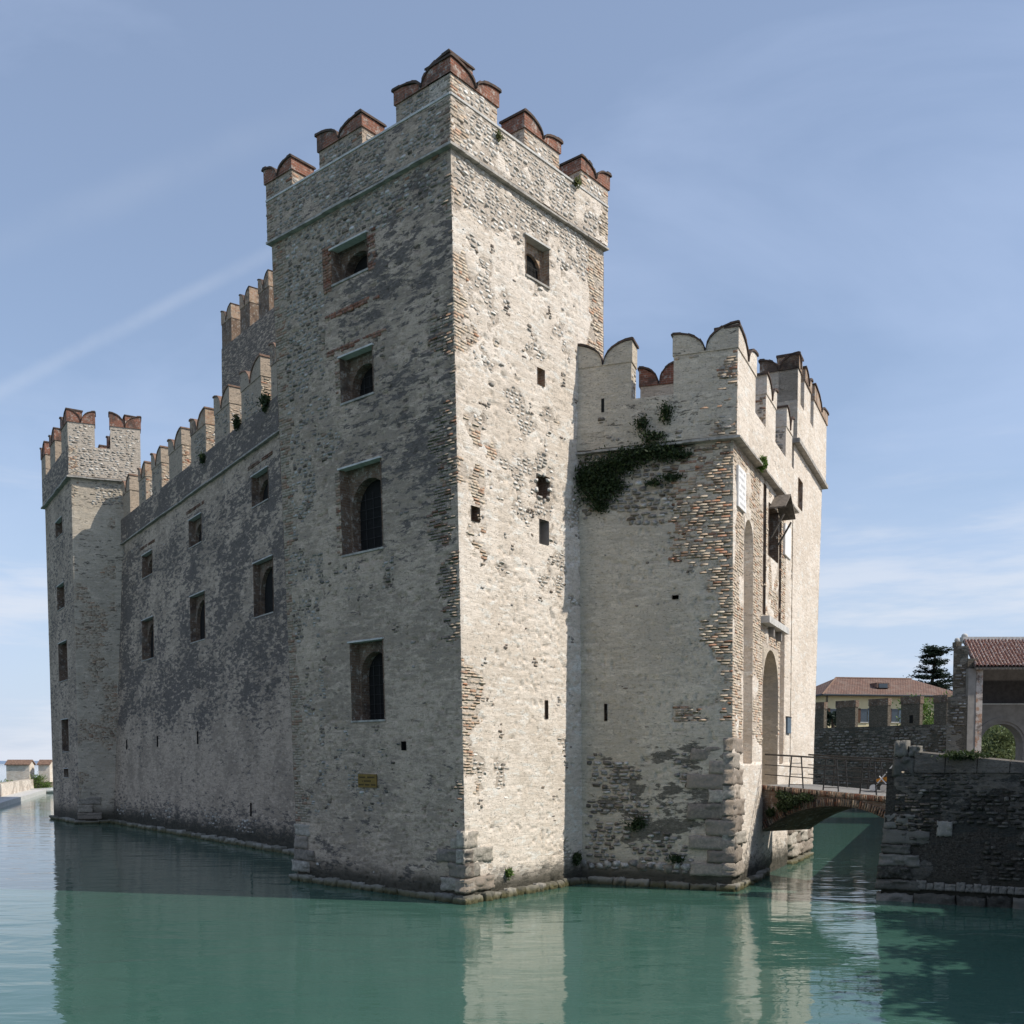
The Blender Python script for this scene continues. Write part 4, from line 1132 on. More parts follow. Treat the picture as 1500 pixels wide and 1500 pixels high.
for f0, f1 in ((0.0, 0.17), (0.36, 0.55), (0.78, 1.0)): merlon(P, f0 * P.W, f1 * P.W, Z2S, Z2C, Z2P, T2, 0.7)
quoins(R2, T2, -1, 3, 0.25, 0.45, d=0.03, grow=0.03, lens=(1.3, 0.8)); plinth(R2, T2, -0.3, R2.W, d=0.25, lo=0.7, hi=1.5); plinth(L2, T2, 0, L2.W + 0.2, d=0.25, lo=0.7, hi=1.5)

# ================================================================== KEEP rising behind the curtain wall
Z3S = float(at(352, 497, 86)[2]); Z3C = Z3S + 1.9; Z3P = Z3C + 1.2
k0 = onz(at(325, 545, 88.0), 0); kd = np.array([0.618, -0.786, 0]); k1 = k0 + kd * 14; kn = np.array([-0.786, -0.618, 0])
KP = Patch(k0, k1, onz(k0, Z3S), onz(k1, Z3S))
T3 = thing('castle_tower', 'high keep with brick merlons rising behind the curtain wall', 'tower', tuple(k0 + kd * 5 - kn * 4))
wall_grid(KP, 'plaster_weathered', T3, 0.25, stain=lambda a, z: 0.6 + 0 * a, seed=19, taper=False)
kb0, kb1 = k0 - kn * 8, k1 - kn * 8
for A, B in ((k1, kb1), (kb1, kb0), (kb0, k0)): wall_grid(Patch(A, B, onz(A, Z3S), onz(B, Z3S)), 'plaster_weathered', T3, 0.8, taper=False, stain=lambda a, z: 0.3 + 0 * a)
m = MB(); m.extrude(inset((k0, k1, kb1, kb0), Z3S - 1.2), (0, 0, -0.3)); m.build('roof_deck', 'grey_rubble', T3, wm=(0, 0, 0))
parapet(KP, T3, 0, KP.W, Z3S - 1.3, Z3S, 0.6)
for x0, y0, x1, y1 in ((325, 487, 339, 479), (352, 466, 366, 457), (379, 444, 394, 436), (406, 424, 422, 412)):
    a0, a1 = KP.a(x0, y0), KP.a(x1, y1); merlon(KP, a0, a1, Z3S, Z3C, Z3P, T3, 1.0, cap='pale_brick', body='dull_brick', over=0.04)

# ================================================================== GATEHOUSE
G0b = onz(at(1072, 1303, 29.9), 0)
ZG = float(at(1074, 642, 29.9)[2])
G0t = onz(at(1074, 642, 29.9), ZG)
vI = (ZG - 0) / (ZC - 0)
It = onz(RF.pt(RF.a(848, 668), ZG), ZG); It = It - onz((G0t - It), 0) * 0.10
Ib2 = onz(RF.pt(RF.a(853, 1290), 0.0), 0); Ib2 = Ib2 - (G0b - Ib2) * 0.10
GL = Patch(Ib2, G0b, It, G0t)
E_b = onz(at(1183, 1250, 42.2), 0)
gdir = (E_b - G0b) / np.linalg.norm(E_b - G0b)
LGR = float(np.linalg.norm(E_b - G0b))
E_t = onz(G0t + gdir * (LGR + 0.6), ZG)
GR = Patch(G0b, E_b, G0t, E_t)
GH = thing('gatehouse', 'square gatehouse with swallowtail merlons, ivy under its parapet and a sunlit gate face', 'gatehouse', tuple((Ib2 + G0b) / 2))
gl_slit = rect_px(GL, 885.5, 1056, 889.5, 1031); gl_hole = rect_px(GL, 985, 878, 994, 872)
WG2 = GL.W
def gl_brick(a, z):
    n = fbm(a * 1.3, z * 1.3, 101); s = WG2 - a
    col = ss(-0.3, 0.3, 0.0 + 1.0 * fbm(z * 0.6, z * 0 + 2, 103, 3) - s + (n - 0.5) * 1.3)
    top = ss(-0.2, 0.25, 2.1 - s + (n - 0.5) * 2.4) * ss(ZG - 4.2, ZG - 3.0, z)
    lo = ss(0.5, 0.6, n) * ss(0.7, 0.3, np.abs(z - GL.z(1040, 1052))) * (s < 1.8)
    return np.maximum.reduce([col, top, lo]) * (z > 5.0)
def gl_rubble(a, z):
    n = fbm(a * 0.9, z * 1.0, 105); zt = GL.z(960, 740)
    up = ss(-0.5, 0.3, z - zt + (n - 0.5) * 2.0) * (WG2 - a > 1.0)
    low = ss(0.47, 0.55, fbm(a * 1.1, z * 1.4, 107)) * ss(4.6, 3.4, z) * ss(0.4, 0.9, a) * ss(0.8, 1.5, WG2 - a)
    return np.maximum(up, low)
def gl_stain(a, z):
    n = fbm(a * 1.5, z * 2.0, 109, 4)
    m_ = ss(4.9, 3.6, z) * ss(0.9, 1.6, z) * ss(0.5, 1.4, a)
    return m_ * np.clip((n - 0.33) * 2.4, 0, 1) + 0.08 * ss(ZG - 4.0, ZG - 2.0, z) * ss(0.4, 0.6, n) + 0.05 + 0.25 * ss(0.35, 0.0, a)
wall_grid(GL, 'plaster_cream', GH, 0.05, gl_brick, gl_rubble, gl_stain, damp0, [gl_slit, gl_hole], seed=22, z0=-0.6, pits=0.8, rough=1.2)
recess(GL, gl_slit, GH, 0.4, 'dull_brick', 'interior_dark', name='arrow_slit'); recess(GL, gl_hole, GH, 0.3, 'interior_dark', name='putlog_hole')
KG = Pieces(); gre = [gl_slit, gl_hole]
KG.bricks(GL, gl_brick, 0, WG2 + 0.008, 4.9, ZG, gre, tint=(0.25, 1.0), val=(0.35, 0.65), dirt=0.3)
KG.stones(GL, lambda a, z: gl_rubble(a, z) * (gl_brick(a, z) < 0.5), 0.1, WG2 - 0.05, 0.45, ZG - 0.05, gre, size=0.24, tint=(0.1, 0.95), val=(0.1, 0.7), dirt=0.6, proud=0.035)
KG.stones(GL, lambda a, z: (vn(a * 3.1, z * 3.3, 191) > 0.93) * 1.0, 0.3, WG2 - 0.3, 4.0, ZG - 3, gre, size=0.15, tint=(0.0, 0.5), val=(0.2, 0.6), dirt=0.4, proud=0.028)
# the course of pale river stones a little above the water
nst = 14
KG.add('stone', GL, np.linspace(0.5, WG2 - 1.1, nst), 0.62 + 0.04 * rng.normal(size=nst), rng.uniform(0.22, 0.34, nst), rng.uniform(0.2, 0.28, nst), np.full(nst, 0.06), np.stack([rng.uniform(0.3, 1, nst), rng.uniform(0.3, 0.9, nst), np.full(nst, 0.3)], 1))

# gate face
tall = rect_px(GR, 1088.5, 1118, 1103, 768); gate = rect_px(GR, 1116, 1146, 1140, 958)
slotA = rect_px(GR, 1117, 899, 1121.5, 712); slotB = rect_px(GR, 1140, 915, 1144, 745)
upw = rect_px(GR, 1125, 812, 1139.5, 752); lowrec = rect_px(GR, 1141.5, 1092, 1148, 922)
deck = 3.05
gate = (gate[0], deck - 0.35, gate[2], gate[3])
lowrec = (lowrec[0], deck + 0.7, lowrec[2], slotB[1] - 0.12)
grr = [tall, gate, slotA, slotB, upw, lowrec]
def gr_brick(a, z): return ss(0.33, 0.45, fbm(a * 1.0, z * 0.8, 111)) * (a < GR.a(1150, 900)) * (z > 4.2)
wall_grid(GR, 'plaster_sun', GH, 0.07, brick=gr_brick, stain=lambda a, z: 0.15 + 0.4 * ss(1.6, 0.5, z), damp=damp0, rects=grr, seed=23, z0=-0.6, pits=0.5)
KG.bricks(GR, gr_brick, 0, GR.a(1150, 900), 4.2, ZG - 0.05, grr, tint=(0.35, 1.0), val=(0.5, 1.0), dirt=0.1, bw=0.28)
recess(GR, tall, GH, 0.34, 'plaster_sun', name='tall_niche', arched=True)
gp = recess(GR, gate, GH, 1.9, 'plaster_cream', name='gate_arch', arched=True)
for r in (slotA, slotB): recess(GR, r, GH, 0.45, 'dull_brick', 'interior_dark', name='drawbridge_slot')
recess(GR, upw, GH, 0.5, 'dull_brick', 'interior_dark', name='upper_opening')
recess(GR, lowrec, GH, 0.30, 'plaster_sun', name='lower_recess')
m = MB(); ibox(m, GR, slotA[0] - 0.25, slotB[2] + 0.25, slotB[1] - 0.30, slotB[1] - 0.08, -0.05, 0.28); m.build('ledge', 'white_stone', GH)
for k in (0.35, 0.8):
    m = MB(); x = slotA[0] + (slotB[2] - slotA[0]) * k; ibox(m, GR, x - 0.08, x + 0.08, slotB[1] - 0.62, slotB[1] - 0.302, -0.05, 0.18); m.build('corbel', 'grey_plaster', GH)
quoins(GL, GH, 1, 9, 0.42, 0.44, d=0.015, grow=0.018, lens=(0.7, 1.35), inset=0.02); quoins(GR, GH, -1, 9, 0.42, 0.44, d=0.012, grow=0.016, lens=(1.2, 0.8))
plinth(GL, GH, 0.2, WG2 + 0.2, d=0.18, lo=0.4, hi=0.8); plinth(GR, GH, -0.2, 5.0, d=0.18, lo=0.5, hi=1.0)
for zz in (-0.3, 0.22, 0.68, 1.1): plinth(GR, GH, 9.0 + 0.3 * random.random(), GR.W - 0.2, z0=zz + 0.01, d=0.24 - zz * 0.1, z1=zz + 0.45, lo=0.6, hi=1.3, mat='quoin_limestone' if zz > 0 else 'plinth_rock', name='quoin_stone')

# parapet of the gatehouse
ZGS = float(at(987, 587, 30.9)[2]); ZGC = float(at(1082, 511, 29.8)[2]); ZGP = float(at(1087, 474, 29.8)[2])
ngl, ngr = onz(GL.N, 0), onz(GR.N, 0); og = 0.13
cg = G0t + (ngl + ngr) * og
GLP = Patch(onz(It + ngl * og, ZG), onz(cg, ZG), onz(It + ngl * og, ZGS), onz(cg, ZGS))
GRP = Patch(onz(cg, ZG), onz(E_t + ngr * og, ZG), onz(cg, ZGS), onz(E_t + ngr * og, ZGS))
cornice(GLP, GH, ZG - 0.05, 0.0, GLP.W + 0.08, out=0.07, inn=0.4, seg=0.9); cornice(GRP, GH, ZG - 0.055, -0.08, GR.a(1163, 756), out=0.12, inn=0.4)
wall_grid(GLP, 'plaster_cream', GH, 0.06, brick=lambda a, z: ss(0.5, 0.6, fbm(a, z, 113)) * (a > GLP.W - 1.1), rubble=lambda a, z: ss(0.55, 0.65, fbm(a * 0.9, z, 115)), stain=lambda a, z: 0.25 + 0.4 * (fbm(a, z, 117) - 0.5), seed=24, z0=ZG + 0.06, name='parapet_face', pits=0.8)
wall_grid(GRP, 'plaster_sun', GH, 0.08, stain=lambda a, z: 0.3 * fbm(a, z, 119), seed=25, z0=ZG + 0.06, a1=GR.a(1160, 700), name='parapet_face', pits=0.8)
side_dress(KG, GLP, GLP.a(925, 532), ZGS + 0.1, ZGC, 0.6, 1)
KG.bricks(GLP, lambda a, z: (a > GLP.W - 0.5 - 0.6 * vn(z * 6, z * 0, 9)) * 1.0, GLP.W - 1.3, GLP.W + 0.01, ZG + 0.08, ZGS + 0.6, tint=(0.4, 1.0), val=(0.2, 0.7), dirt=0.5)
parapet(GLP, GH, 0.02, GLP.W - 0.02, ZG + 0.05, ZGS, 0.55, mat='plaster_cream', wm=(0.6, 0.3, 0)); parapet(GRP, GH, 0.02, GR.a(1160, 700), ZG + 0.05, ZGS, 0.55, mat='plaster_sun', wm=(0.9, 0.1, 0))
g1 = (GLP.a(843, 547), GLP.a(925, 532)); g2 = (GLP.a(987, 524), GLP.W)
merlon(GLP, g1[0], g1[1], ZG + 0.6, ZGC, ZGP, GH, 0.6, body='plaster_cream', cap='plaster_cream', coping='tile_dark', wm=(0.9, 0.15, 0), over=0.03, d=0.008)
merlon(GLP, g2[0], g2[1], ZG + 0.6, ZGC, ZGP, GH, 0.6, body='plaster_cream', cap='plaster_cream', coping='tile_dark', wm=(0.85, 0.2, 0), over=0.03, inset=(0, 0.015), d=0.008)
KG.bricks(GLP, lambda a, z: ss(0.52, 0.6, fbm(a * 1.4, z * 1.6, 131)), g2[0] + 0.05, g2[1], ZGS, ZGC - 0.05, tint=(0.2, 0.9), val=(0.2, 0.7), dirt=0.5, proud=0.02)
KG.stones(GLP, lambda a, z: ss(0.55, 0.6, fbm(a * 1.2, z * 1.4, 133)), g2[0] + 0.05, g2[1] - 0.1, ZG + 0.1, ZGC - 0.4, size=0.2, tint=(0.1, 0.9), val=(0.2, 0.7), dirt=0.5, proud=0.03)
KG.stones(GLP, lambda a, z: ss(0.56, 0.6, fbm(a * 1.2, z * 1.4, 135)), g1[0] + 0.05, g1[1] - 0.1, ZG + 0.1, ZG + 1.0, size=0.2, tint=(0.1, 0.9), val=(0.2, 0.7), dirt=0.5, proud=0.03)
m = MB(); sx, sz = GLP.px(883, 594); ibox(m, GLP, sx - 0.045, sx + 0.045, sz - 0.2, sz + 0.2, -0.02, 0.013); m.build('arrow_slit', 'interior_dark', GH)  # thin slab on the face; the slit's darkness is only its colour
zr = [(0.0, GRP.a(1107, 545)), (GRP.a(1122, 590), GRP.a(1136, 625)), (GRP.a(1151, 650), GRP.a(1160, 672))]
for k, (a0, a1) in enumerate(zr):
    if k: side_dress(KG, GRP, a0, ZGS + 0.05, ZGC, 0.6, -1, True)
    merlon(GRP, a0, a1, ZGS, ZGC, ZGP - 0.02, GH, 0.6, body='plaster_sun', cap='plaster_sun', wm=(0.9, 0.1, 0), over=0.03)
KG.emit(GH, 300)
# rear parapet of the gatehouse, its merlons show through the gap
gb0 = It - ngl * 4.6; gb1 = G0t + gdir * 4.9
GB = Patch(onz(gb0, ZG), onz(gb1, ZG), onz(gb0, ZGS), onz(gb1, ZGS))
parapet(GB, GH, 0, GB.W, ZG - 0.3, ZGS, 0.5, mat='plaster_cream')
xm = GB.W * 0.42
gm0, gm1 = GB.a(938, 570), GB.a(992, 575)
merlon(GB, gm0, gm1, ZGS, ZGC + 1.0, ZGP + 0.95, GH, 0.6, cap='red_brick', body='plaster_cream', wm=(0.8, 0.2, 0))
m = MB(); m.extrude(inset((It, G0t, gb1, gb0), ZG - 0.2, 0.5), (0, 0, -0.3)); m.build('roof_deck', 'grey_rubble', GH, wm=(0, 0, 0))

# marble tablets and the board canopy on the gate face
def tablet(x0, yb, x1, yt, label, rows):
    r = rect_px(GR, x0, yb, x1, yt)
    o = thing('marble_tablet', label, 'plaque', tuple(GR.pt(r[0], r[1], 0.05)))
    m = MB(); ibox(m, GR, r[0], r[2], r[1], r[3], 0.0, 0.075); m.build('slab', 'marble', o)
    if rows:
        m = MB(); H = r[3] - r[1]; Wd = r[2] - r[0]
        for k in range(rows):
            zz = r[1] + H * (k + 0.7) / (rows + 0.4)
            for j in range(7):
                if (j * 5 + k * 3) % 7 == 0: continue
                ibox(m, GR, r[0] + Wd * (0.12 + 0.11 * j), r[0] + Wd * (0.19 + 0.11 * j), zz - 0.035, zz + 0.035, 0.07, 0.0775)
        m.build('inscription', 'letter_grey', o)
tablet(1078, 741, 1089.5, 694, 'white marble tablet with faint lines of writing beside the corner of the gatehouse', 6)
tablet(1147, 812, 1156, 776, 'blank white marble tablet right of the drawbridge slots', 0)
r = rect_px(GR, 1150, 1074, 1155.5, 1052)
o = thing('notice_board', 'small dark notice board beside the gate arch', 'sign', tuple(GR.pt(r[0], r[1], 0.05)))
m = MB(); ibox(m, GR, r[0], r[2], r[1], r[3], 0.03, 0.09); m.build('board', 'shutter_blue', o)
m = MB(); ibox(m, GR, r[0] - 0.03, r[2] + 0.03, r[3] - 0.002, r[3] + 0.04, 0.02, 0.10); m.build('frame', 'iron', o)
ca0, cz = GR.px(1126, 738); ca1 = ca0 + 1.9; cz = ZG - 0.25
CP = thing('board_canopy', 'small weathered board canopy with two sloping sides under the gatehouse cornice', 'canopy', tuple(GR.pt((ca0 + ca1) / 2, cz - 1.2, 0.1)))
am = (ca0 + ca1) / 2; q = GR.pt
for s, (x0, x1) in (('left', (ca0, am)), ('right', (am, ca1))):
    for k in range(3):
        m = MB(); f0, f1 = k / 3, (k + 1) / 3; za = lambda f, s=s: (cz - 0.6 + 0.6 * f) if s == 'left' else (cz - 0.6 * f)
        xa, xb = x0 + (x1 - x0) * f0 + 0.01, x0 + (x1 - x0) * f1 - 0.01
        m.hexa([q(xa, za(f0), 0.55), q(xb, za(f1), 0.55), q(xb, za(f1), 0.02), q(xa, za(f0), 0.02), q(xa, za(f0) + 0.05, 0.55), q(xb, za(f1) + 0.05, 0.55), q(xb, za(f1) + 0.05, 0.02), q(xa, za(f0) + 0.05, 0.02)])
        m.build('board', 'old_wood', CP)
for x in (ca0 + 0.3, ca1 - 0.3):
    m = MB(); m.tube(q(x, cz - 1.5, 0.02), q(x, cz - 0.75, 0.45), 0.035, n=6); m.build('bracket', 'old_wood', CP)

# ------------------------------------------------------------------ gate tower at the right end
t4a = GR.a(1161, 700); s4 = t4a / GR.W
P4b = onz(GR.pt(t4a, 0, 0.035), 0); P4t = onz(GR.pt(t4a, ZG, 0.035), ZG)
Z4 = float(proj is not None and at(1162, 648, P4t[1])[2])
E4b = onz(E_b + ngr * 0.035 + gdir * 0.25, 0); E4t = onz(at(1194, 700, 44.6), Z4)
E4t = onz(P4t + gdir * (np.linalg.norm(E_t - P4t) + 2.2), Z4)
T4P = Patch(P4b, E4b + gdir * 0.3, onz(P4t, Z4), E4t)
T4 = thing('castle_tower', 'smooth sunlit gate tower with brick merlons joined to the right end of the gatehouse', 'tower', tuple(E_b - ngr * 2))
r4w = rect_px(T4P, 1168.5, 741, 1175, 708)
wall_grid(T4P, 'plaster_sun', T4, 0.10, seed=27, rects=[r4w], z0=-0.6, stain=lambda a, z: 0.08 + 0.4 * ss(2.4, 1, z), damp=damp0, pits=0.4, rough=0.8)
recess(T4P, r4w, T4, 0.5, 'pale_brick', 'interior_dark', name='window')
bk = -ngr * 4.5
l4b, l4t = P4b + bk, onz(P4t, Z4) + bk
Z4S = Z4 + 1.5; Z4C = float(at(1160, 542, P4t[1])[2]); Z4P = float(at(1160, 519, P4t[1])[2])
L4 = Patch(l4b, P4b, l4t, onz(P4t, Z4)); wall_grid(L4, 'plaster_cream', T4, 0.15, brick=lambda a, z: ss(0.45, 0.55, fbm(a, z, 121)), seed=28, taper=False)
R4 = Patch(E4b + gdir * 0.3, E4b + gdir * 0.3 + bk, E4t, E4t + bk); wall_grid(R4, 'plaster_weathered', T4, 0.4, seed=29, taper=False)
Q4 = Patch(E4b + bk, l4b, E4t + bk, l4t); wall_grid(Q4, 'plaster_weathered', T4, 0.5, seed=29, taper=False)
o4 = ngr * 0.13; lf4 = onz(L4.N, 0) * 0.13
FP = Patch(onz(P4t + o4 + lf4, Z4), onz(E4t + o4 + gdir * 0.13, Z4), onz(P4t + o4 + lf4, Z4S), onz(E4t + o4 + gdir * 0.13, Z4S))
SP = Patch(onz(l4t + lf4, Z4), onz(P4t + o4 + lf4, Z4), onz(l4t + lf4, Z4S), onz(P4t + o4 + lf4, Z4S))
cornice(FP, T4, Z4 - 0.06, -0.1, FP.W, h=0.14, out=0.1, inn=0.4); cornice(SP, T4, Z4 - 0.055, 0, SP.W + 0.09, h=0.14, out=0.1, inn=0.4)
wall_grid(FP, 'plaster_sun', T4, 0.10, seed=30, z0=Z4 + 0.08, name='parapet_face', pits=0.6); wall_grid(SP, 'plaster_cream', T4, 0.15, seed=31, z0=Z4 + 0.08, name='parapet_face')
for P in (FP, SP): parapet(P, T4, 0.02, P.W - 0.02, Z4 + 0.07, Z4S, 0.55, mat='plaster_cream', wm=(0.8, 0.2, 0))
fw = FP.W
f4 = [(0.0, FP.a(1172, 575)), (FP.a(1178, 590), FP.a(1187, 612)), (FP.a(1191.5, 620), FP.W)]
for a0, a1 in f4: merlon(FP, a0, a1, Z4S, Z4C, Z4P, T4, 0.7, body='plaster_sun', cap='pale_brick', wm=(0.9, 0.1, 0))
merlon(SP, SP.W - 1.35, SP.W, Z4S, Z4C, Z4P, T4, 0.7, body='plaster_cream', cap='dull_brick', wm=(0.8, 0.2, 0), inset=(0, 0.015))
merlon(SP, 0, 1.3, Z4S, Z4C, Z4P, T4, 0.7, body='plaster_cream', cap='dull_brick', wm=(0.8, 0.2, 0))
# low turret showing behind the right edge
tb = onz(at(1188, 1000, 50.5), 0); ztb = float(at(1190, 935, 50.5)[2])
T5 = thing('stair_turret', 'narrow rubble turret with a tiled cap behind the gate tower', 'tower', tuple(tb))
m = MB(); m.box(tb[0] - 1.2, tb[0] + 0.13, tb[1], tb[1] + 1.6, -0.5, ztb); m.build('wall', 'grey_rubble', T5, wm=(0.2, 0.3, 0))
m = MB(); m.hexa([(tb[0] - 1.3, tb[1] - 0.1, ztb), (tb[0] + 0.23, tb[1] - 0.1, ztb), (tb[0] + 0.23, tb[1] + 1.7, ztb), (tb[0] - 1.3, tb[1] + 1.7, ztb), (tb[0] - 1.3, tb[1] - 0.1, ztb + 0.55), (tb[0] - 0.1, tb[1] - 0.1, ztb + 0.5), (tb[0] - 0.1, tb[1] + 1.7, ztb + 0.5), (tb[0] - 1.3, tb[1] + 1.7, ztb + 0.55)])
m.build('roof', 'tile_dark', T5)

# ================================================================== FOOTBRIDGE
A_ = GR.pt(GR.a(1116.5, 1150), 3.0, 0.0); A_ = onz(A_, 3.0)
B_ = onz(at(1316, 1168, 29.3), 2.75)
bu = (B_ - A_); bL = float(np.linalg.norm(onz(bu, 0))); bu = onz(bu, 0) / bL
bn = np.array([bu[1], -bu[0], 0.0])
if bn[1] > 0: bn = -bn            # towards the camera
BWD = 2.3
def bp(s, z, w=0.0): return A_ * [1, 1, 0] + bu * s - bn * w + np.array([0, 0, z])
def dz(s): return 3.02 - 0.27 * s / bL
BR = thing('footbridge', 'brick arch footbridge with gravel deck and iron railings leading to the gate', 'bridge', tuple(bp(bL / 2, 0, 1.7)))
N = 26; SS = np.linspace(0, bL, N + 1)
def soffit(s):
    x = s / bL; x0 = 0.62
    return 2.44 - (0.95 * ((x0 - x) / x0) ** 2.3 if x < x0 else 0.5 * ((x - x0) / (1 - x0)) ** 2)
m = MB()
for i in range(N):
    s0, s1 = SS[i], SS[i + 1]
    m.quad(bp(s0, soffit(s0)), bp(s1, soffit(s1)), bp(s1, dz(s1) - 0.14), bp(s0, dz(s0) - 0.14))
    m.quad(bp(s1, soffit(s1), BWD), bp(s0, soffit(s0), BWD), bp(s0, dz(s0) - 0.14, BWD), bp(s1, dz(s1) - 0.14, BWD))
    m.quad(bp(s0, soffit(s0), BWD), bp(s1, soffit(s1), BWD), bp(s1, soffit(s1)), bp(s0, soffit(s0)))
m.build('spandrel', 'dull_brick', BR)
m = MB(); m.hexa([bp(0, dz(0) - 0.02, 0.02), bp(bL, dz(bL) - 0.02, 0.02), bp(bL, dz(bL) - 0.02, BWD - 0.02), bp(0, dz(0) - 0.02, BWD - 0.02), bp(0, dz(0) + 0.02, 0.02), bp(bL, dz(bL) + 0.02, 0.02), bp(bL, dz(bL) + 0.02, BWD - 0.02), bp(0, dz(0) + 0.02, BWD - 0.02)])
m.build('deck', 'gravel_deck', BR)
def loose_brick(c, u, v, n, w, h, dpt, parent):
    me = piece_variant('brick', 'brick', (random.uniform(0.15, 0.7), random.uniform(0.2, 0.7), random.uniform(0.3, 0.9)))
    o = bpy.data.objects.new('brick', me); COL.objects.link(o)
    M = np.eye(4); M[:3, 0] = u * w; M[:3, 1] = v * h; M[:3, 2] = n * dpt; M[:3, 3] = c
    adopt(o, parent); o.matrix_basis = Matrix(M.tolist())
nb_ = 62
for i in range(nb_):      # voussoirs round the arch
    s = (i + 0.5) / nb_ * bL; e = 0.02; t_ = bp(s + e, soffit(s + e)) - bp(s - e, soffit(s - e)); t_ /= np.linalg.norm(t_); v_ = np.cross(bn, t_); v_ = v_ if v_[2] > 0 else -v_
    loose_brick(bp(s, soffit(s), -0.03) + v_ * 0.125, t_, v_, bn, bL / nb_ * 0.86, 0.24, 1.0, BR)
nb_ = 80
for i in range(nb_):      # brick on edge along the deck
    s = (i + 0.5) / nb_ * bL
    loose_brick(bp(s, dz(s) - 0.07, -0.045), bu, np.array([0, 0, 1.0]), bn, bL / nb_ * 0.86, 0.17, 1.2, BR)
for w in (0.12, BWD - 0.12):
    for hgt, rr in ((1.02, 0.028), (0.68, 0.016), (0.36, 0.016)):
        m = MB(); m.tube(bp(0, dz(0) + hgt, w), bp(bL, dz(bL) + hgt, w), rr, n=6); m.build('rail', 'iron', BR)
    for c in (1.35, 2.75, 4.15, 5.55):
        if c > bL: continue
        for s in (-1, 1):
            m = MB(); m.tube(bp(c + s * 0.30, dz(c), w), bp(c + s * 0.20, dz(c) + 1.02, w), 0.022, n=6); m.build('post', 'iron', BR)
        for hh in (0.12, 0.45, 0.8):
            m = MB(); wd = 0.30 - 0.1 * hh; m.tube(bp(c - wd, dz(c) + hh, w), bp(c + wd, dz(c) + hh, w), 0.012, n=5); m.build('rung', 'iron', BR)

# a pushchair by the far end of the bridge
pc_ = bp(bL * 0.69, dz(bL * 0.69) + 0.02, BWD * 0.70)
ST = thing('pushchair', 'parked pushchair with white frame and orange cloth behind the bridge railing', 'pushchair', tuple(pc_))
def pcq(x, y, z): return pc_ + bu * x + bn * y + np.array([0, 0, z])
for x in (-0.32, 0.32):
    for y in (-0.25, 0.25):
        m = MB(); m.tube(pcq(x, y - 0.03, 0.12), pcq(x, y + 0.03, 0.12), 0.12, n=14); m.build('wheel', 'painted_white' if x < 0 else 'engine_black', ST)
m = MB(); m.hexa([pcq(-0.25, -0.22, 0.32), pcq(0.28, -0.22, 0.38), pcq(0.28, 0.22, 0.38), pcq(-0.25, 0.22, 0.32), pcq(-0.25, -0.22, 0.40), pcq(0.22, -0.22, 0.50), pcq(0.22, 0.22, 0.50), pcq(-0.25, 0.22, 0.40)]); m.build('seat', 'orange_cloth', ST)
m = MB(); m.hexa([pcq(0.20, -0.22, 0.42), pcq(0.30, -0.22, 0.42), pcq(0.30, 0.22, 0.42), pcq(0.20, 0.22, 0.42), pcq(0.36, -0.22, 0.88), pcq(0.46, -0.22, 0.88), pcq(0.46, 0.22, 0.88), pcq(0.36, 0.22, 0.88)]); m.build('backrest', 'engine_black', ST)
m = MB()
for y in (-0.25, 0.25): m.tube(pcq(-0.32, y, 0.12), pcq(0.5, y, 0.95), 0.018, n=6); m.tube(pcq(0.32, y, 0.12), pcq(-0.1, y, 0.5), 0.018, n=6)
m.tube(pcq(0.5, -0.25, 0.95), pcq(0.5, 0.25, 0.95), 0.02, n=6); m.build('frame', 'painted_white', ST)

# ================================================================== QUAY WALL on the right
Q0b = onz(at(1290, 1318, 28.0), 0); qd = np.array([0.87, -0.49, 0]); qd /= np.linalg.norm(qd)
Q1b = Q0b + qd * 8.5; Q0t = onz(Q0b + qd * 0.12, 4.05); Q1t = onz(Q1b, 3.55)
Q0t[2] = 4.0; Q1t[2] = 4.0
QP = Patch(Q0b, Q1b, Q0t, Q1t)
QW = thing('quay_wall', 'dark shaded rubble quay wall at the end of the footbridge', 'wall', tuple(Q0b + qd * 4))
def qw_st(a, z): return 0.55 * fbm(a * 0.8, z * 0.9, 141) + 0.1
wall_grid(QP, 'dark_rubble', QW, 0.06, rubble=lambda a, z: ss(0.38, 0.52, fbm(a * 1.2, z * 1.2, 143)), stain=qw_st, damp=lambda a, z: ss(1.0, 0.3, z), seed=33, z0=-0.6, pits=1.0, rough=1.8, z1=3.6)
KQ = Pieces()
KQ.stones(QP, lambda a, z: ss(0.40, 0.52, fbm(a * 1.1, z * 1.1, 145)), 0.3, 8.4, 0.7, 3.6, size=0.24, tint=(0.0, 0.6), val=(0.2, 0.7), dirt=1.0, proud=0.035)
KQ.stones(QP, lambda a, z: (vn(a * 2.3, z * 2.7, 147) > 0.93) * 1.0, 0.8, 8.4, 1.0, 3.4, size=0.2, tint=(0.8, 1.0), val=(0.6, 1.0), dirt=0.2, proud=0.045)
KQ.bricks(QP, lambda a, z: (a < 0.9 + 0.8 * vn(z * 4, z * 0, 2)) * (vn(a * 3, z * 6, 5) > 0.35) * 1.0, 0.25, 2.2, 1.9, 3.6, tint=(0.5, 1.0), val=(0.0, 0.22), dirt=1.0)
KQ.emit(QW, 160, keep_s=280, smat='quay_rock')
x = 0.9
while x < 8.3:       # row of round cobbles just above the water
    w = random.uniform(0.17, 0.30); block('cobble', QP, x, x + w * 0.95, 0.36, 0.36 + random.uniform(0.17, 0.24), -0.1, 0.10, QW, 'quay_rock', 0.9, 0.6); x += w
z_ = 0.3
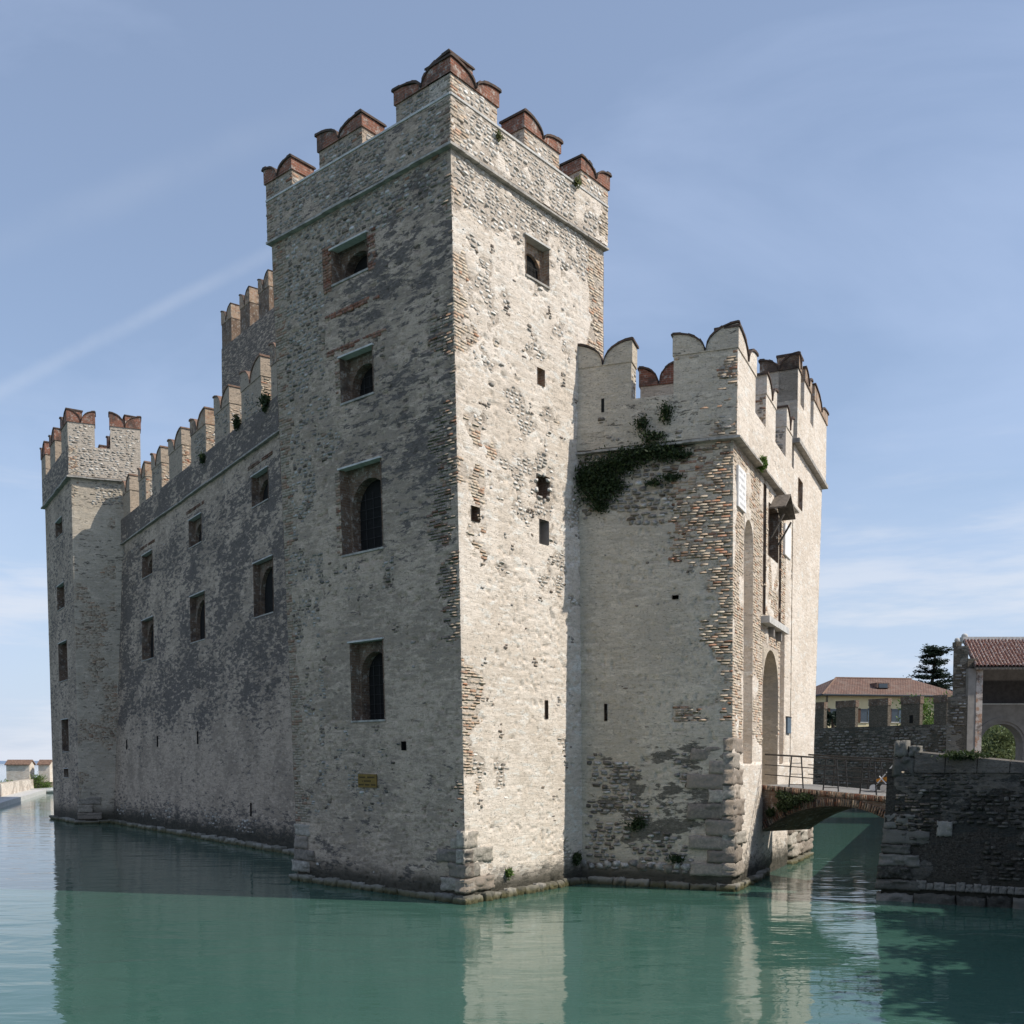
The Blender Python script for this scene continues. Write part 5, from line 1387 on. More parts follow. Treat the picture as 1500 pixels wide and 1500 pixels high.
for k, (L, h, d) in enumerate(((1.0, 0.30, 0.15), (0.75, 0.34, 0.12), (0.95, 0.34, 0.09), (0.7, 0.26, 0.06), (1.15, 0.42, 0.035), (0.8, 0.42, 0.02))):
    block('quoin_stone', QP, -d, L, z_ + 0.01, z_ + h - 0.01, -0.4, d, QW, 'quay_rock', random.random(), 0.6); z_ += h
plinth(QP, QW, -0.12, 8.5, z0=-0.3, z1=0.26, d=0.16, lo=0.6, hi=1.2, mat='quay_rock')
cs = QP.px(1383, 1214); block('pale_stone', QP, cs[0] - 0.18, cs[0] + 0.2, cs[1] - 0.2, cs[1] + 0.2, -0.2, 0.05, QW, 'quay_rock', 1.0, 1.0)
# coping along its sloping top and the raised end stone
m = MB(); q = QP.pt; n = 10
for i in range(n):
    s0, s1 = 0.7 + i * 0.78, 0.7 + (i + 1) * 0.78 - 0.02; zt = lambda s: 3.60 + 0.52 * max(0, (1 - s / 5.0))
    m = MB(); j = random.uniform(-0.01, 0.01)
    m.hexa([q(s0, 3.5, 0.05), q(s1, 3.5, 0.05), q(s1, 3.5, -0.6), q(s0, 3.5, -0.6), q(s0, zt(s0) + j, 0.02), q(s1, zt(s1) + j, 0.02), q(s1, zt(s1) + j + 0.04, -0.6), q(s0, zt(s0) + j + 0.04, -0.6)])
    m.build('coping_stone', 'dark_rubble', QW, wm=(1, 0, 0))
ex0, ex1 = 0.13, 0.72
block('end_stone', QP, ex0, ex1, 3.4, 3.92, -0.55, 0.03, QW, 'quay_rock', 0.4, 0.5)
block('end_stone', QP, ex0 + 0.02, ex1 - 0.22, 3.93, 4.36, -0.5, 0.02, QW, 'quay_rock', 0.8, 0.8)
block('end_stone', QP, ex1 - 0.2, ex1 + 0.1, 3.93, 4.22, -0.5, 0.0, QW, 'quay_rock', 0.8, 0.7)
endn = -qd
EP = Patch(onz(Q0b - bn * 0 + np.array([0.49, 0.87, 0]) * 1.0, 0), Q0b, onz(Q0t + np.array([0.49, 0.87, 0]) * 1.0, 4.0), Q0t)
wall_grid(EP, 'dark_rubble', QW, 0.1, seed=35, z0=-0.6, z1=3.6)

# land behind the quay and beyond the canal
def land(name, pts, z, mat='earth'):
    m = MB(); m.extrude([(x, y, z) for x, y in pts], (0, 0, -z - 2)); o = m.build(name, mat, None, uv=False); o['kind'] = 'structure'
b0 = Q0b + np.array([0.75, 0.62, 0])
land('quay_ground', [(b0[0], b0[1]), (b0[0] + 8, b0[1] - 4.5), (120, 20), (120, 82), (33, 82)], 2.65)

# ================================================================== BATTLEMENTED TOWN WALL behind the bridge
tw0 = onz(at(1170, 1100, 88), 0); tw1 = onz(at(1400, 1100, 76), 0)
zts = float(at(1290, 1064, 82)[2]); ztm = float(at(1290, 1024, 82)[2]) 
TWP = Patch(tw0, tw1, onz(tw0, zts), onz(tw1, zts))
TW = thing('town_wall', 'dark battlemented rubble wall with square merlons in front of the yellow house', 'wall', tuple((tw0 + tw1) / 2))
wall_grid(TWP, 'grey_rubble', TW, 0.16, rubble=lambda a, z: ss(0.4, 0.55, fbm(a * 0.6, z * 0.7, 151)), stain=lambda a, z: 0.75 * fbm(a * 0.3, z * 0.35, 153) + 0.15, seed=37, z0=-0.5, rough=3.0, taper=False)
KT = Pieces(); KT.stones(TWP, lambda a, z: ss(0.42, 0.5, fbm(a * 0.8, z * 0.9, 155)), 0.2, TWP.W - 0.2, 2.0, zts - 0.1, size=0.42, tint=(0.1, 0.7), val=(0.0, 0.35), dirt=0.8, proud=0.05); KT.emit(TW, 120)
m = MB(); ibox(m, TWP, 0, TWP.W, 0, zts - 0.02, -0.9, -0.05); m.build('core', 'grey_rubble', TW, wm=(0, 0.3, 0))
for x0, x1 in ((1183, 1207), (1225, 1253), (1273, 1300.5), (1320, 1347.5), (1368, 1387)):
    a0, a1 = TWP.a(x0, 1050), TWP.a(x1, 1050)
    P = Patch(onz(TWP.pt(a0, 0), zts), onz(TWP.pt(a1, 0), zts), onz(TWP.pt(a0, 0), ztm - 0.55), onz(TWP.pt(a1, 0), ztm - 0.55))
    m = MB(); ibox(m, TWP, a0, a1, zts - 0.05, ztm - 0.55, -0.35, 0.02); b = m.build('merlon', 'grey_rubble', TW, wm=(0.35, 0.25, 0))
    m = MB(); ibox(m, TWP, a0 - 0.05, a1 + 0.05, ztm - 0.55, ztm, -0.40, 0.06); sub(b, m.build('cap', 'dull_brick'))
    if x0 == 1320:
        m = MB(); c = TWP.a(1335, 1055); ibox(m, TWP, c - 0.15, c + 0.15, zts + 0.15, zts + 0.75, 0.0, 0.035); sub(b, m.build('slot', 'interior_dark'))  # slab coloured as the shade of an opening, no hole behind it

# land for the town
land('town_ground', [(20, 92), (150, 70), (260, 320), (0, 320)], 2.9)

# ================================================================== YELLOW HOUSE
hY = 118.0
hc = at(1208, 1062, hY); hx0 = hc[0]; he = float(at(1208, 1019, hY)[2])
hd = np.array([0.985, 0.17, 0]); hd /= np.linalg.norm(hd)
hw = 17.0; h0 = onz(hc, 2.9); h1 = h0 + hd * hw
he = float(at(1209, 1018, hY)[2])
HF = Patch(h0, h1, onz(h0, he), onz(h1, he)); hn = onz(HF.N, 0)
HS0 = h0 - hn * 9
HO = thing('house', 'yellow house with red hipped tile roof and blue shutters behind the town wall', 'house', tuple((h0 + h1) / 2 - hn * 4))
m = MB(); m.hexa([h0, h1, h1 - hn * 9, HS0] + [onz(p, he) for p in (h0, h1, h1 - hn * 9, HS0)]); m.build('wall', 'yellow_stucco', HO)
ev = 0.7; zr_ = float(at(1212, 992, hY + 4)[2])
e0, e1, e2, e3 = h0 - hd * ev + hn * ev, h1 + hd * ev + hn * ev, h1 + hd * ev - hn * (9 + ev), HS0 - hd * ev - hn * ev
e0, e1, e2, e3 = [onz(p, he) for p in (e0, e1, e2, e3)]
rA = onz(h0 + hd * 3.6 - hn * 4.5, zr_); rB = onz(h1 - hd * 3.6 - hn * 4.5, zr_)
m = MB(); m.quad(e0, e1, rB, rA); m.quad(e1, e2, rB); m.quad(e2, e3, rA, rB); m.quad(e3, e0, rA); m.quad(e3, e2, e1, e0)
rf = m.build('roof', 'roof_house', HO)
m = MB(); m.tube(e0 + [0, 0, -0.03], e1 + [0, 0, -0.03], 0.12, n=6); m.tube(e3 + [0, 0, -0.03], e0 + [0, 0, -0.03], 0.12, n=6); m.build('gutter', 'gutter', HO)
m = MB(); m.tube(onz(h0 + hd * 0.2 + hn * 0.12, he), onz(h0 + hd * 0.2 + hn * 0.12, 3), 0.07, n=6); m.build('downpipe', 'gutter', HO)
m = MB(); m.tube(rA, rB, 0.13, n=6); m.tube(e0, rA, 0.12, n=6); sub(rf, m.build('ridge_tiles', 'tile_brown'))
m = MB(); dc = onz(e0 + hd * 8.6, 0) * [1, 1, 0]; 
zd = he + (zr_ - he) * 0.42; dcen = np.array([*(e0 + hd * 8.5 - hn * 2.2)[:2], zd])
m.hexa([dcen + v for v in (-hd * 0.8 + hn * 0.4, hd * 0.8 + hn * 0.4, hd * 0.8 - hn * 1.6, -hd * 0.8 - hn * 1.6)] + [dcen + v + np.array([0, 0, 0.6]) for v in (-hd * 0.8 + hn * 0.4, hd * 0.8 + hn * 0.4, hd * 0.8 - hn * 1.6, -hd * 0.8 - hn * 1.6)])
dm = m.build('dormer', 'roof_house', HO)
m = MB(); m.hexa([dcen + v for v in (-hd * 0.55 + hn * 0.4, hd * 0.55 + hn * 0.4, hd * 0.55 + hn * 0.45, -hd * 0.55 + hn * 0.45)] + [dcen + v + np.array([0, 0, 0.5]) for v in (-hd * 0.55 + hn * 0.4, hd * 0.55 + hn * 0.4, hd * 0.55 + hn * 0.45, -hd * 0.55 + hn * 0.45)]); sub(dm, m.build('pane', 'window_glass'))
for x in (1221, 1265.5, 1310.5):
    a_, z_ = HF.px(x, 1048)
    m = MB(); ibox(m, HF, a_ - 0.42, a_ + 0.42, z_ - 0.75, z_ + 0.75, -0.02, 0.03); w = m.build('window', 'window_glass', HO)
    for s in (-1, 1):
        m = MB(); ibox(m, HF, a_ + s * 0.72 - 0.26, a_ + s * 0.72 + 0.26, z_ - 0.82, z_ + 0.82, 0.03, 0.09); sub(w, m.build('shutter', 'shutter_blue' if s > 0 else 'shutter_brown'))
    m = MB(); ibox(m, HF, a_ - 0.5, a_ + 0.5, z_ - 0.86, z_ - 0.76, 0.0, 0.12); sub(w, m.build('sill', 'white_stone'))

# ================================================================== COVERED GATE building on the right
LY = 62.0
g0 = at(1416, 1100, LY); g1 = at(1437, 1100, LY)
zE = float(at(1430, 978, LY)[2]); zR = float(at(1430, 937, LY + 4)[2])
LG = thing('covered_gate', 'rubble gate building with tiled roof, dark loft and arched passage beyond the quay wall', 'gate', tuple(onz(g1, 2.65) + np.array([4, 2, 0])))
gx0, gx1 = g0[0], g1[0]; zf = 2.5
m = MB(); m.box(gx0, gx0 + 0.48, LY - 0.004, LY + 0.9, zf, zE - 0.05); m.build('side_pilaster', 'grey_plaster', LG)
m = MB(); m.box(gx0 + 0.48, gx1, LY - 0.03, LY + 0.9, zf, zE - 0.05); m.build('brick_pillar', 'patchy_brick', LG)
xr0 = at(1390, 1100, LY + 1)[0]
zt1, zt2 = float(at(1390, 1020, LY)[2]), float(at(1400, 945, LY)[2])
xr0 = at(1384, 1100, LY + 0.6)[0]; xr1 = at(1396, 1000, LY + 0.6)[0]
sm = [Patch(xyz(xr0, LY + 0.6, 0), xyz(gx0, LY + 0.05, 0), xyz(xr0 + 0.1, LY + 0.6, zt1), xyz(gx0, LY + 0.05, zt1)),
      Patch(xyz(xr1, LY + 0.6, zt1), xyz(gx0 + 0.1, LY + 0.3, zt1), xyz(xr1, LY + 0.6, zt2), xyz(gx0 + 0.1, LY + 0.3, zt2))]
KL = Pieces()
for k, P in enumerate(sm):
    wall_grid(P, 'grey_rubble', LG, 0.12, rubble=lambda a, z: ss(0.35, 0.5, fbm(a, z, 161)), stain=lambda a, z: 0.6 * fbm(a, z * 0.7, 163), seed=40 + k, rough=2.5, taper=False, z0=zf if k == 0 else None)
    m = MB(); ibox(m, P, 0.0, P.W, P.z0 if k else zf, P.z1, -0.45, -0.03); m.build('side_wall', 'grey_rubble', LG, wm=(0.1, 0.3, 0))
    KL.stones(P, lambda a, z: ss(0.4, 0.5, fbm(a * 1.1, z, 165)), 0.05, P.W - 0.05, max(P.z0, zf), P.z1 - 0.1, size=0.34, tint=(0.1, 0.9), val=(0.1, 0.6), dirt=0.6, proud=0.04)
KL.emit(LG, 80)
m = MB(); m.box(gx0 + 0.06, gx0 + 0.62, LY + 0.25, LY + 1.2, zt1, float(at(1420, 964, LY)[2])); m.build('gable_shoulder', 'grey_rubble', LG, wm=(0.2, 0.3, 0))
# tiled roof: ribs of half-round tiles running down the slope
rx0, rx1 = at(1412, 937, LY + 4)[0], 46.0; xe0 = at(1424, 978, LY)[0]
rows = []; nx = 84; V = []; F = []; ny = 14
for j in range(ny + 1):
    f = j / ny; y = LY - 0.45 + f * 4.6; z0_ = zE + 0.0 + (zR - zE) * f
    for i in range(nx * 4 + 1):
        u = i / 4; x = (xe0 + (rx0 - xe0) * f) + (rx1 - xe0) * u / nx
        wv = abs(math.sin(math.pi * u)) * 0.15 + 0.03 * ((j % 2) * 0.5) + 0.012 * random.random()
        V.append((x, y, z0_ + wv))
for j in range(ny):
    for i in range(nx * 4): b = j * (nx * 4 + 1) + i; F.append((b, b + 1, b + nx * 4 + 2, b + nx * 4 + 1))
me = bpy.data.meshes.new('roof_tiles'); me.from_pydata(V, [], F); me.materials.append(MATS['roof_pantile'])
o = mesh_obj('roof_tiles', me, LG); o['kind'] = 'stuff'
m = MB(); m.hexa([(xe0, LY - 0.4, zE - 0.14), (rx1, LY - 0.4, zE - 0.14), (rx1, LY + 4.15, zR - 0.14), (rx0, LY + 4.15, zR - 0.14), (xe0, LY - 0.4, zE - 0.02), (rx1, LY - 0.4, zE - 0.02), (rx1, LY + 4.15, zR - 0.02), (rx0, LY + 4.15, zR - 0.02)]); m.build('roof_boards', 'old_wood', LG)
m = MB(); m.box(rx0 - 0.1, rx1, LY + 3.95, LY + 4.4, zR - 0.1, zR + 0.18); m.build('ridge', 'white_stone', LG)
m = MB(); m.box(rx0 - 0.1, rx1, LY + 4.3, LY + 4.6, zf, zR - 0.11); 
# back wall of the passage with its arch
pcx = at(1468, 1060, LY + 4.6); yb = LY + 4.6; rad = 31.5 / 1500 * yb; cxw = pcx[0]; zsp = float(at(1468, 1092, yb)[2]); zfl = 2.6
zl = float(at(1468, 1031, yb)[2])
gx0 = at(1436, 1060, yb)[0]
PB = Patch(xyz(gx0, yb, 0), xyz(46, yb, 0), xyz(gx0, yb, zR), xyz(46, yb, zR))
aL, aR = cxw - rad - gx0, cxw + rad - gx0
m = MB(); q = PB.pt
ap = arch_pts(aL, aR, zsp, 18); ap = [(aR, zf)] + ap + [(aL, zf)]
m.quad(q(0, zf), q(aL, zf), q(aL, zl), q(0, zl)); m.quad(q(aR, zf), q(PB.W, zf), q(PB.W, zl), q(aR, zl))
for k in range(1, len(ap) - 2):
    (x0, y0), (x1, y1) = ap[k], ap[k + 1]; m.quad(q(x1, y1), q(x0, y0), q(x0, zl), q(x1, zl))
for k in range(len(ap) - 1):
    (x0, y0), (x1, y1) = ap[k], ap[k + 1]; m.quad(q(x0, y0, 0), q(x1, y1, 0), q(x1, y1, -1.0), q(x0, y0, -1.0))
m.build('arch_wall', 'grey_plaster', LG)
m = MB(); ro = rad + 0.16; r2_ = rad + 0.42
pts1 = arch_pts(cxw - ro - gx0, cxw + ro - gx0, zsp, 18); pts2 = arch_pts(cxw - r2_ - gx0, cxw + r2_ - gx0, zsp, 18)
for k in range(18): m.hexa([q(*pts1[k], 0.08), q(*pts1[k + 1], 0.08), q(*pts1[k + 1], 0.005), q(*pts1[k], 0.005), q(*pts2[k], 0.08), q(*pts2[k + 1], 0.08), q(*pts2[k + 1], 0.005), q(*pts2[k], 0.005)])
m.build('arch_moulding', 'grey_plaster', LG)
m = MB(); ibox(m, PB, 0.0, PB.W, zl, zR - 0.2, -1.2, -0.5); m.build('loft_wall', 'loft_dark', LG)
m = MB(); ibox(m, PB, 0.0, PB.W, zl - 0.05, zl + 0.02, -0.49, 0.1); m.build('loft_ledge', 'white_stone', LG)
m = MB(); m.box(46, 46.4, LY, LY + 5, zf, zR); m.build('end_wall', 'grey_rubble', LG, wm=(0, 0, 0))
for x, y, rr in ((1413, 930, 4.2), (1467, 934, 3.0)):
    c = at(x, y + 2, LY + 4.2); R0 = rr * LY / 1500
    m = MB(); m.sphere(c, R0 * 1.15, 12, 8, 0.9); m.build('finial', 'white_stone', LG, smooth=True)
    m = MB(); m.box(c[0] - R0, c[0] + R0, c[1] - R0, c[1] + R0, c[2] - R0 * 2.6, c[2] - R0 * 0.8); m.build('finial_base', 'white_stone', LG)
c = at(1402, 938, LY + 0.75); m = MB(); m.sphere(c, 0.16, 10, 6); m.build('finial', 'white_stone', LG, smooth=True)
m = MB(); m.box(c[0] - 0.15, c[0] + 0.2, c[1] - 0.2, c[1] + 0.3, zt2 - 0.05, c[2] - 0.1); m.build('gable_post', 'grey_rubble', LG, wm=(0.3, 0.2, 0))

# ================================================================== ADDED HOUSE, QUAY AND TREES, out of view, to shade the canal corner
nf = np.array([0.335, 0.942, 0.0]); nn = np.array([-0.942, 0.335, 0.0]); n0 = np.array([12.6, 3.0, 0.0])
def nq(s, w, z): return n0 + nf * s - nn * w + np.array([0, 0, z])
NH = thing('added_shade_house', 'unseen plain house added beyond the right edge to shade the canal corner', 'house', tuple(nq(11, 4.5, 2.0)))
land('added_quay', [tuple(nq(s, w, 0)[:2]) for s, w in ((-25, -0.9), (-25, 40), (22.6, 40), (22.6, -0.9))], 2.0)  # ground added out of view to carry the shading house
m = MB(); m.hexa([nq(0, 0, 1.9), nq(0, 9.5, 1.9), nq(22, 9.5, 1.9), nq(22, 0, 1.9), nq(0, 0, 8.2), nq(0, 9.5, 8.2), nq(22, 9.5, 8.2), nq(22, 0, 8.2)]); m.build('wall', 'grey_plaster', NH)
m = MB(); e_ = 0.45
m.quad(nq(-e_, -e_, 8.2), nq(22 + e_, -e_, 8.2), nq(22 + e_, 4.75, 10.4), nq(-e_, 4.75, 10.4)); m.quad(nq(22 + e_, 9.95, 8.2), nq(-e_, 9.95, 8.2), nq(-e_, 4.75, 10.4), nq(22 + e_, 4.75, 10.4))
m.quad(nq(22 + e_, -e_, 8.2), nq(22 + e_, 9.95, 8.2), nq(22 + e_, 4.75, 10.4)); m.quad(nq(-e_, 9.95, 8.2), nq(-e_, -e_, 8.2), nq(-e_, 4.75, 10.4)); m.build('roof', 'roof_house', NH)
for s_ in (3, 8, 13, 18):
    for z in (3.0, 5.9):
        m = MB(); m.hexa([nq(s_, -0.06, z), nq(s_ + 1, -0.06, z), nq(s_ + 1, 0.1, z), nq(s_, 0.1, z), nq(s_, -0.06, z + 1.5), nq(s_ + 1, -0.06, z + 1.5), nq(s_ + 1, 0.1, z + 1.5), nq(s_, 0.1, z + 1.5)]); m.build('window', 'window_glass', NH)

for k_, (s_, w_, h_) in enumerate(((5.0, -1.2, 6.3), (11.5, -1.6, 6.8), (17.8, -1.3, 6.4))):  # trees added out of view to roughen the edge of the house shadow
    b_ = nq(s_, w_ + 0.9, 0); T = thing('added_shade_tree', ('unseen tree added for its shadow at the near end of the added house', 'unseen tree added for its shadow before the middle of the added house', 'unseen tree added for its shadow at the canal end of the added house')[k_], 'tree', (b_[0], b_[1], 2.0))
    m = MB(); m.tube((b_[0], b_[1], 2.0), (b_[0], b_[1], h_ - 1.0), 0.16, 0.07, 7); m.build('trunk', 'bark', T)
    r_ = random.Random(k_ + 4); cs = [(b_[0] + r_.gauss(0, 0.8), b_[1] + r_.gauss(0, 1.8), h_ + r_.gauss(0, 0.7)) for _ in range(22)]
    leaves('crown', cs, [(0.95, 0.95, 0.75)] * 22, 9000, 0.17, 'leaf_ivy', T, 90 + k_)

# ================================================================== TREES
def rod(m, pts, r0, r1):
    n = len(pts) - 1
    for i in range(n): m.tube(pts[i], pts[i + 1], r0 + (r1 - r0) * i / n, r0 + (r1 - r0) * (i + 1) / n, 6, cap=False)

def cedar():
    r = random.Random(5); Y = 135.0; top = at(1368, 947, Y); zg = 2.9; H = top[2] - zg
    x, y = top[0], Y
    T = thing('cedar_tree', 'dark cedar with flat layered branches rising between house and gate', 'tree', (x, y, zg))
    m = MB(); rod(m, [(x + 0.25 * math.sin(k), y, zg + H * k / 8) for k in range(9)], 0.55, 0.08); 
    cs = []; rs = []
    for k in range(15):
        f = k / 14; z = zg + H * (0.24 + 0.75 * f) + r.uniform(-0.3, 0.3); L = (6.9 - 5.0 * f ** 0.85) * r.uniform(0.75, 1.1)
        for b in range(6):
            w = b / 6 * 2 * math.pi + r.uniform(-0.4, 0.4) + k; l = L * r.uniform(0.55, 1.05)
            ex, ey, ez = x + math.cos(w) * l, y + math.sin(w) * l, z + r.uniform(-0.6, 0.5)
            m.tube((x, y, z - 0.5), (ex, ey, ez), 0.10, 0.02, 5, cap=False)
            for s in range(6):
                g = 0.25 + 0.75 * s / 5; cs.append((x + (ex - x) * g + r.uniform(-.3, .3), y + (ey - y) * g + r.uniform(-.3, .3), z - 0.5 + (ez - z + 0.5) * g + 0.1)); q = 0.35 + 0.14 * l * (1.2 - g); rs.append((q * 1.3, q * 1.3, 0.22))
    m.build('trunk', 'bark', T)
    leaves('crown', cs, rs, 24000, 0.19, 'leaf_cedar', T, 5, flat=0.75)
cedar()

def broadleaf(name, label, px, pyt, Y, zg, spread, n, size, mat, seed, group=None, low=0.3, nb=26):
    r = random.Random(seed); top = at(px, pyt, Y); H = top[2] - zg; x = top[0]
    T = thing(name, label, 'tree', (x, Y, zg), group)
    m = MB(); rod(m, [(x, Y, zg), (x + 0.1, Y, zg + H * 0.35), (x - 0.1, Y, zg + H * 0.6)], 0.06 * H * 0.5, 0.04 * H * 0.4)
    cs = []; rs = []
    for k in range(nb):
        w = r.uniform(0, 2 * math.pi); f = r.random() ** 0.7; zz = zg + H * (low + (0.93 - low) * r.random()); e = spread * math.sqrt(max(0.05, 1 - ((zz - zg) / H - 0.55) ** 2 * 3.2)) * f
        c = (x + math.cos(w) * e, Y + math.sin(w) * e, zz); cs.append(c); q = spread * r.uniform(0.22, 0.40); rs.append((q, q, q * 0.75))
        if k % 2 == 0: m.tube((x, Y, zg + H * 0.4), c, 0.07, 0.02, 5, cap=False)
    m.build('trunk', 'bark', T)
    leaves('crown', cs, rs, n, size, mat, T, seed, droop=0.3)
broadleaf('round_tree', 'bright green rounded tree showing between two merlons of the town wall', 1372, 1018, 100, 2.9, 3.6, 9000, 0.16, 'leaf_bright', 8)
broadleaf('garden_tree', 'dusty green tree seen through the arched passage', 1472, 1052, 96, 2.9, 4.2, 11000, 0.15, 'leaf_willow', 9, low=0.1)
broadleaf('garden_tree', 'dark green tree seen in the left of the arched passage', 1446, 1060, 100, 2.9, 2.6, 5000, 0.16, 'leaf_ivy', 10, low=0.1)
broadleaf('garden_tree', 'dark tree closing the view behind the arched passage', 1492, 1040, 112, 2.9, 4.5, 6000, 0.2, 'leaf_ivy', 12, low=0.1)
def palm(px, pyt, Y, seed, label):
    r = random.Random(seed); top = at(px, pyt, Y); x, z = top[0], top[2] - 0.8
    T = thing('palm_tree', label, 'tree', (x, Y, 2.9))
    m = MB(); rod(m, [(x + 0.3, Y, 2.9), (x + 0.1, Y, (2.9 + z) / 2), (x, Y, z)], 0.22, 0.16); m.build('trunk', 'bark', T)
    cs = []; rs = []
    for k in range(16):
        w = k / 16 * 2 * math.pi + r.uniform(-.2, .2); el = r.uniform(-0.3, 0.9)
        for s in range(7):
            g = s / 6 * 1.7; cs.append((x + math.cos(w) * g * math.cos(el), Y + math.sin(w) * g * math.cos(el), z + g * math.sin(el) - 0.28 * g * g)); rs.append((0.12, 0.12, 0.09))
    leaves('fronds', cs, rs, 2600, 0.16, 'leaf_cedar', T, seed, droop=0.4)
palm(1220, 1037, 105, 3, 'small palm in front of the yellow house wall')

# ================================================================== PLANTS on the walls
def pl(P, x, y, rx, ry, dpt=32): 
    a, z = P.px(x, y); s = dpt / 1500; return (float(a), float(z), rx * s * 1.3, ry * s)
tuft('ivy', 'large dark caper bush hanging under the gatehouse parapet', GL, [pl(GL, x, y, rx, ry) for x, y, rx, ry in
     ((870, 695, 20, 16), (890, 690, 22, 18), (915, 680, 20, 16), (940, 668, 22, 14), (965, 660, 22, 14), (985, 660, 16, 12), (880, 722, 22, 16), (900, 712, 18, 14), (882, 742, 12, 8), (1000, 668, 12, 5), (860, 705, 12, 14), (985, 700, 12, 5), (960, 708, 12, 4))], 9500, 0.05, 'leaf_ivy', out=0.2, seed=1)
tuft('ivy', 'dark plant in the gap between the two gatehouse merlons', GLP, [pl(GLP, 977, 605, 7, 14), pl(GLP, 942, 622, 8, 10), pl(GLP, 960, 640, 16, 6)], 1100, 0.045, 'leaf_ivy', out=0.22, seed=2)
for k, (P, x, y, rx, ry, n, lab, mt) in enumerate((
    (GL, 935, 1206, 11, 8, 330, 'green tuft low on the shaded gatehouse wall', 'leaf_ivy'),
    (GL, 993, 1258, 10, 5, 220, 'dark tuft just above the water on the gatehouse wall', 'leaf_ivy'),
    (GRP, 1113, 680, 4, 7, 800, 'bright green tuft on the gatehouse cornice above the niche', 'leaf_bright'),
    (GR, 1143, 752, 4, 6, 500, 'green tuft hanging beneath the board canopy', 'leaf_bright'),
    (RF, 742, 1279, 4, 6, 160, 'small yellow-green tuft above the waterline of the sunlit tower', 'leaf_bright'),
    (RF, 841, 1258, 7, 8, 400, 'grey-green tuft in the corner between tower and gatehouse', 'leaf_ivy'),
    (RP, 842, 268, 7, 5, 110, 'sparse green growth on the sunlit parapet of the corner tower', 'leaf_grass'),
    (RP, 728, 200, 4, 6, 60, 'dry growth under a crenel of the sunlit tower parapet', 'leaf_grass'),
    (WP, 392, 590, 9, 10, 380, 'dark plant on the curtain wall parapet beside the tower', 'leaf_ivy'),
    (WP, 350, 620, 7, 9, 300, 'dark plant under the second crenel of the curtain wall', 'leaf_ivy'),
    (WP, 300, 672, 7, 7, 200, 'dark plant halfway along the curtain wall parapet', 'leaf_ivy'),
    (QP, 1412, 1106, 24, 5, 700, 'pale creeping plant under the quay wall coping', 'leaf_ivy'))):
    dd = {GL: 31, GRP: 34, GR: 36, RF: 29, RP: 29, LP: 29, WP: 44, QP: 27}[P]
    tuft('wall_plant', lab, P, [pl(P, x, y, rx, ry, dd)], n, 0.055 if P is not WP else 0.08, mt, out=0.2, seed=20 + k)
bpatch = Patch(bp(0, 0), bp(bL, 0), bp(0, 3), bp(bL, 3))
tuft('ivy', 'green creeper hanging over the brick arch of the footbridge', bpatch, [pl(bpatch, x, y, rx, ry, 32) for x, y, rx, ry in ((1150, 1165, 12, 6), (1165, 1172, 16, 8), (1185, 1168, 14, 5), (1152, 1180, 14, 7), (1132, 1190, 8, 6))], 4200, 0.045, 'leaf_ivy', out=0.22, seed=50)

# ================================================================== HARBOUR WALL, BOAT
hb = [onz(atz(-60, 1190, 0), 0), onz(atz(40, 1160.5, 0), 0), onz(atz(120, 1159.5, 0), 0)]
HW = thing('harbour_wall', 'low pale stone harbour wall with two tile-topped merlons across the water', 'wall', tuple(hb[1]))
zq = float(at(30, 1139, hb[1][1])[2])
for k, (A, B) in enumerate(((hb[0], hb[1]), (hb[1], hb[2]))):
    A = A + (np.array([-2, 4, 0]) if k == 0 else 0); P = Patch(A + [0, 2, 0], B + [0, 2, 0], onz(A + [0, 2, 0], zq - 0.2 * (1 - k)), onz(B + [0, 2, 0], zq - 0.2 * (1 - k)))
    wall_grid(P, 'plaster_sun', HW, 0.3, rubble=lambda a, z: ss(0.4, 0.55, fbm(a * 0.5, z * 0.6, 171)), stain=lambda a, z: 0.4 * fbm(a * 0.3, z * 0.4, 173) + 0.1, seed=50, rough=4, taper=False)
    m = MB(); ibox(m, P, 0, P.W, 0, P.z1 - 0.05, -1.2, -0.15); m.build('core', 'plaster_cream', HW, wm=(0.3, 0.2, 0))
    m = MB(); ibox(m, P, 0, P.W, -0.4, 0.45, -1.0, 1.9); m.build('footing', 'white_stone', HW)
YH = hb[1][1] + 1.7
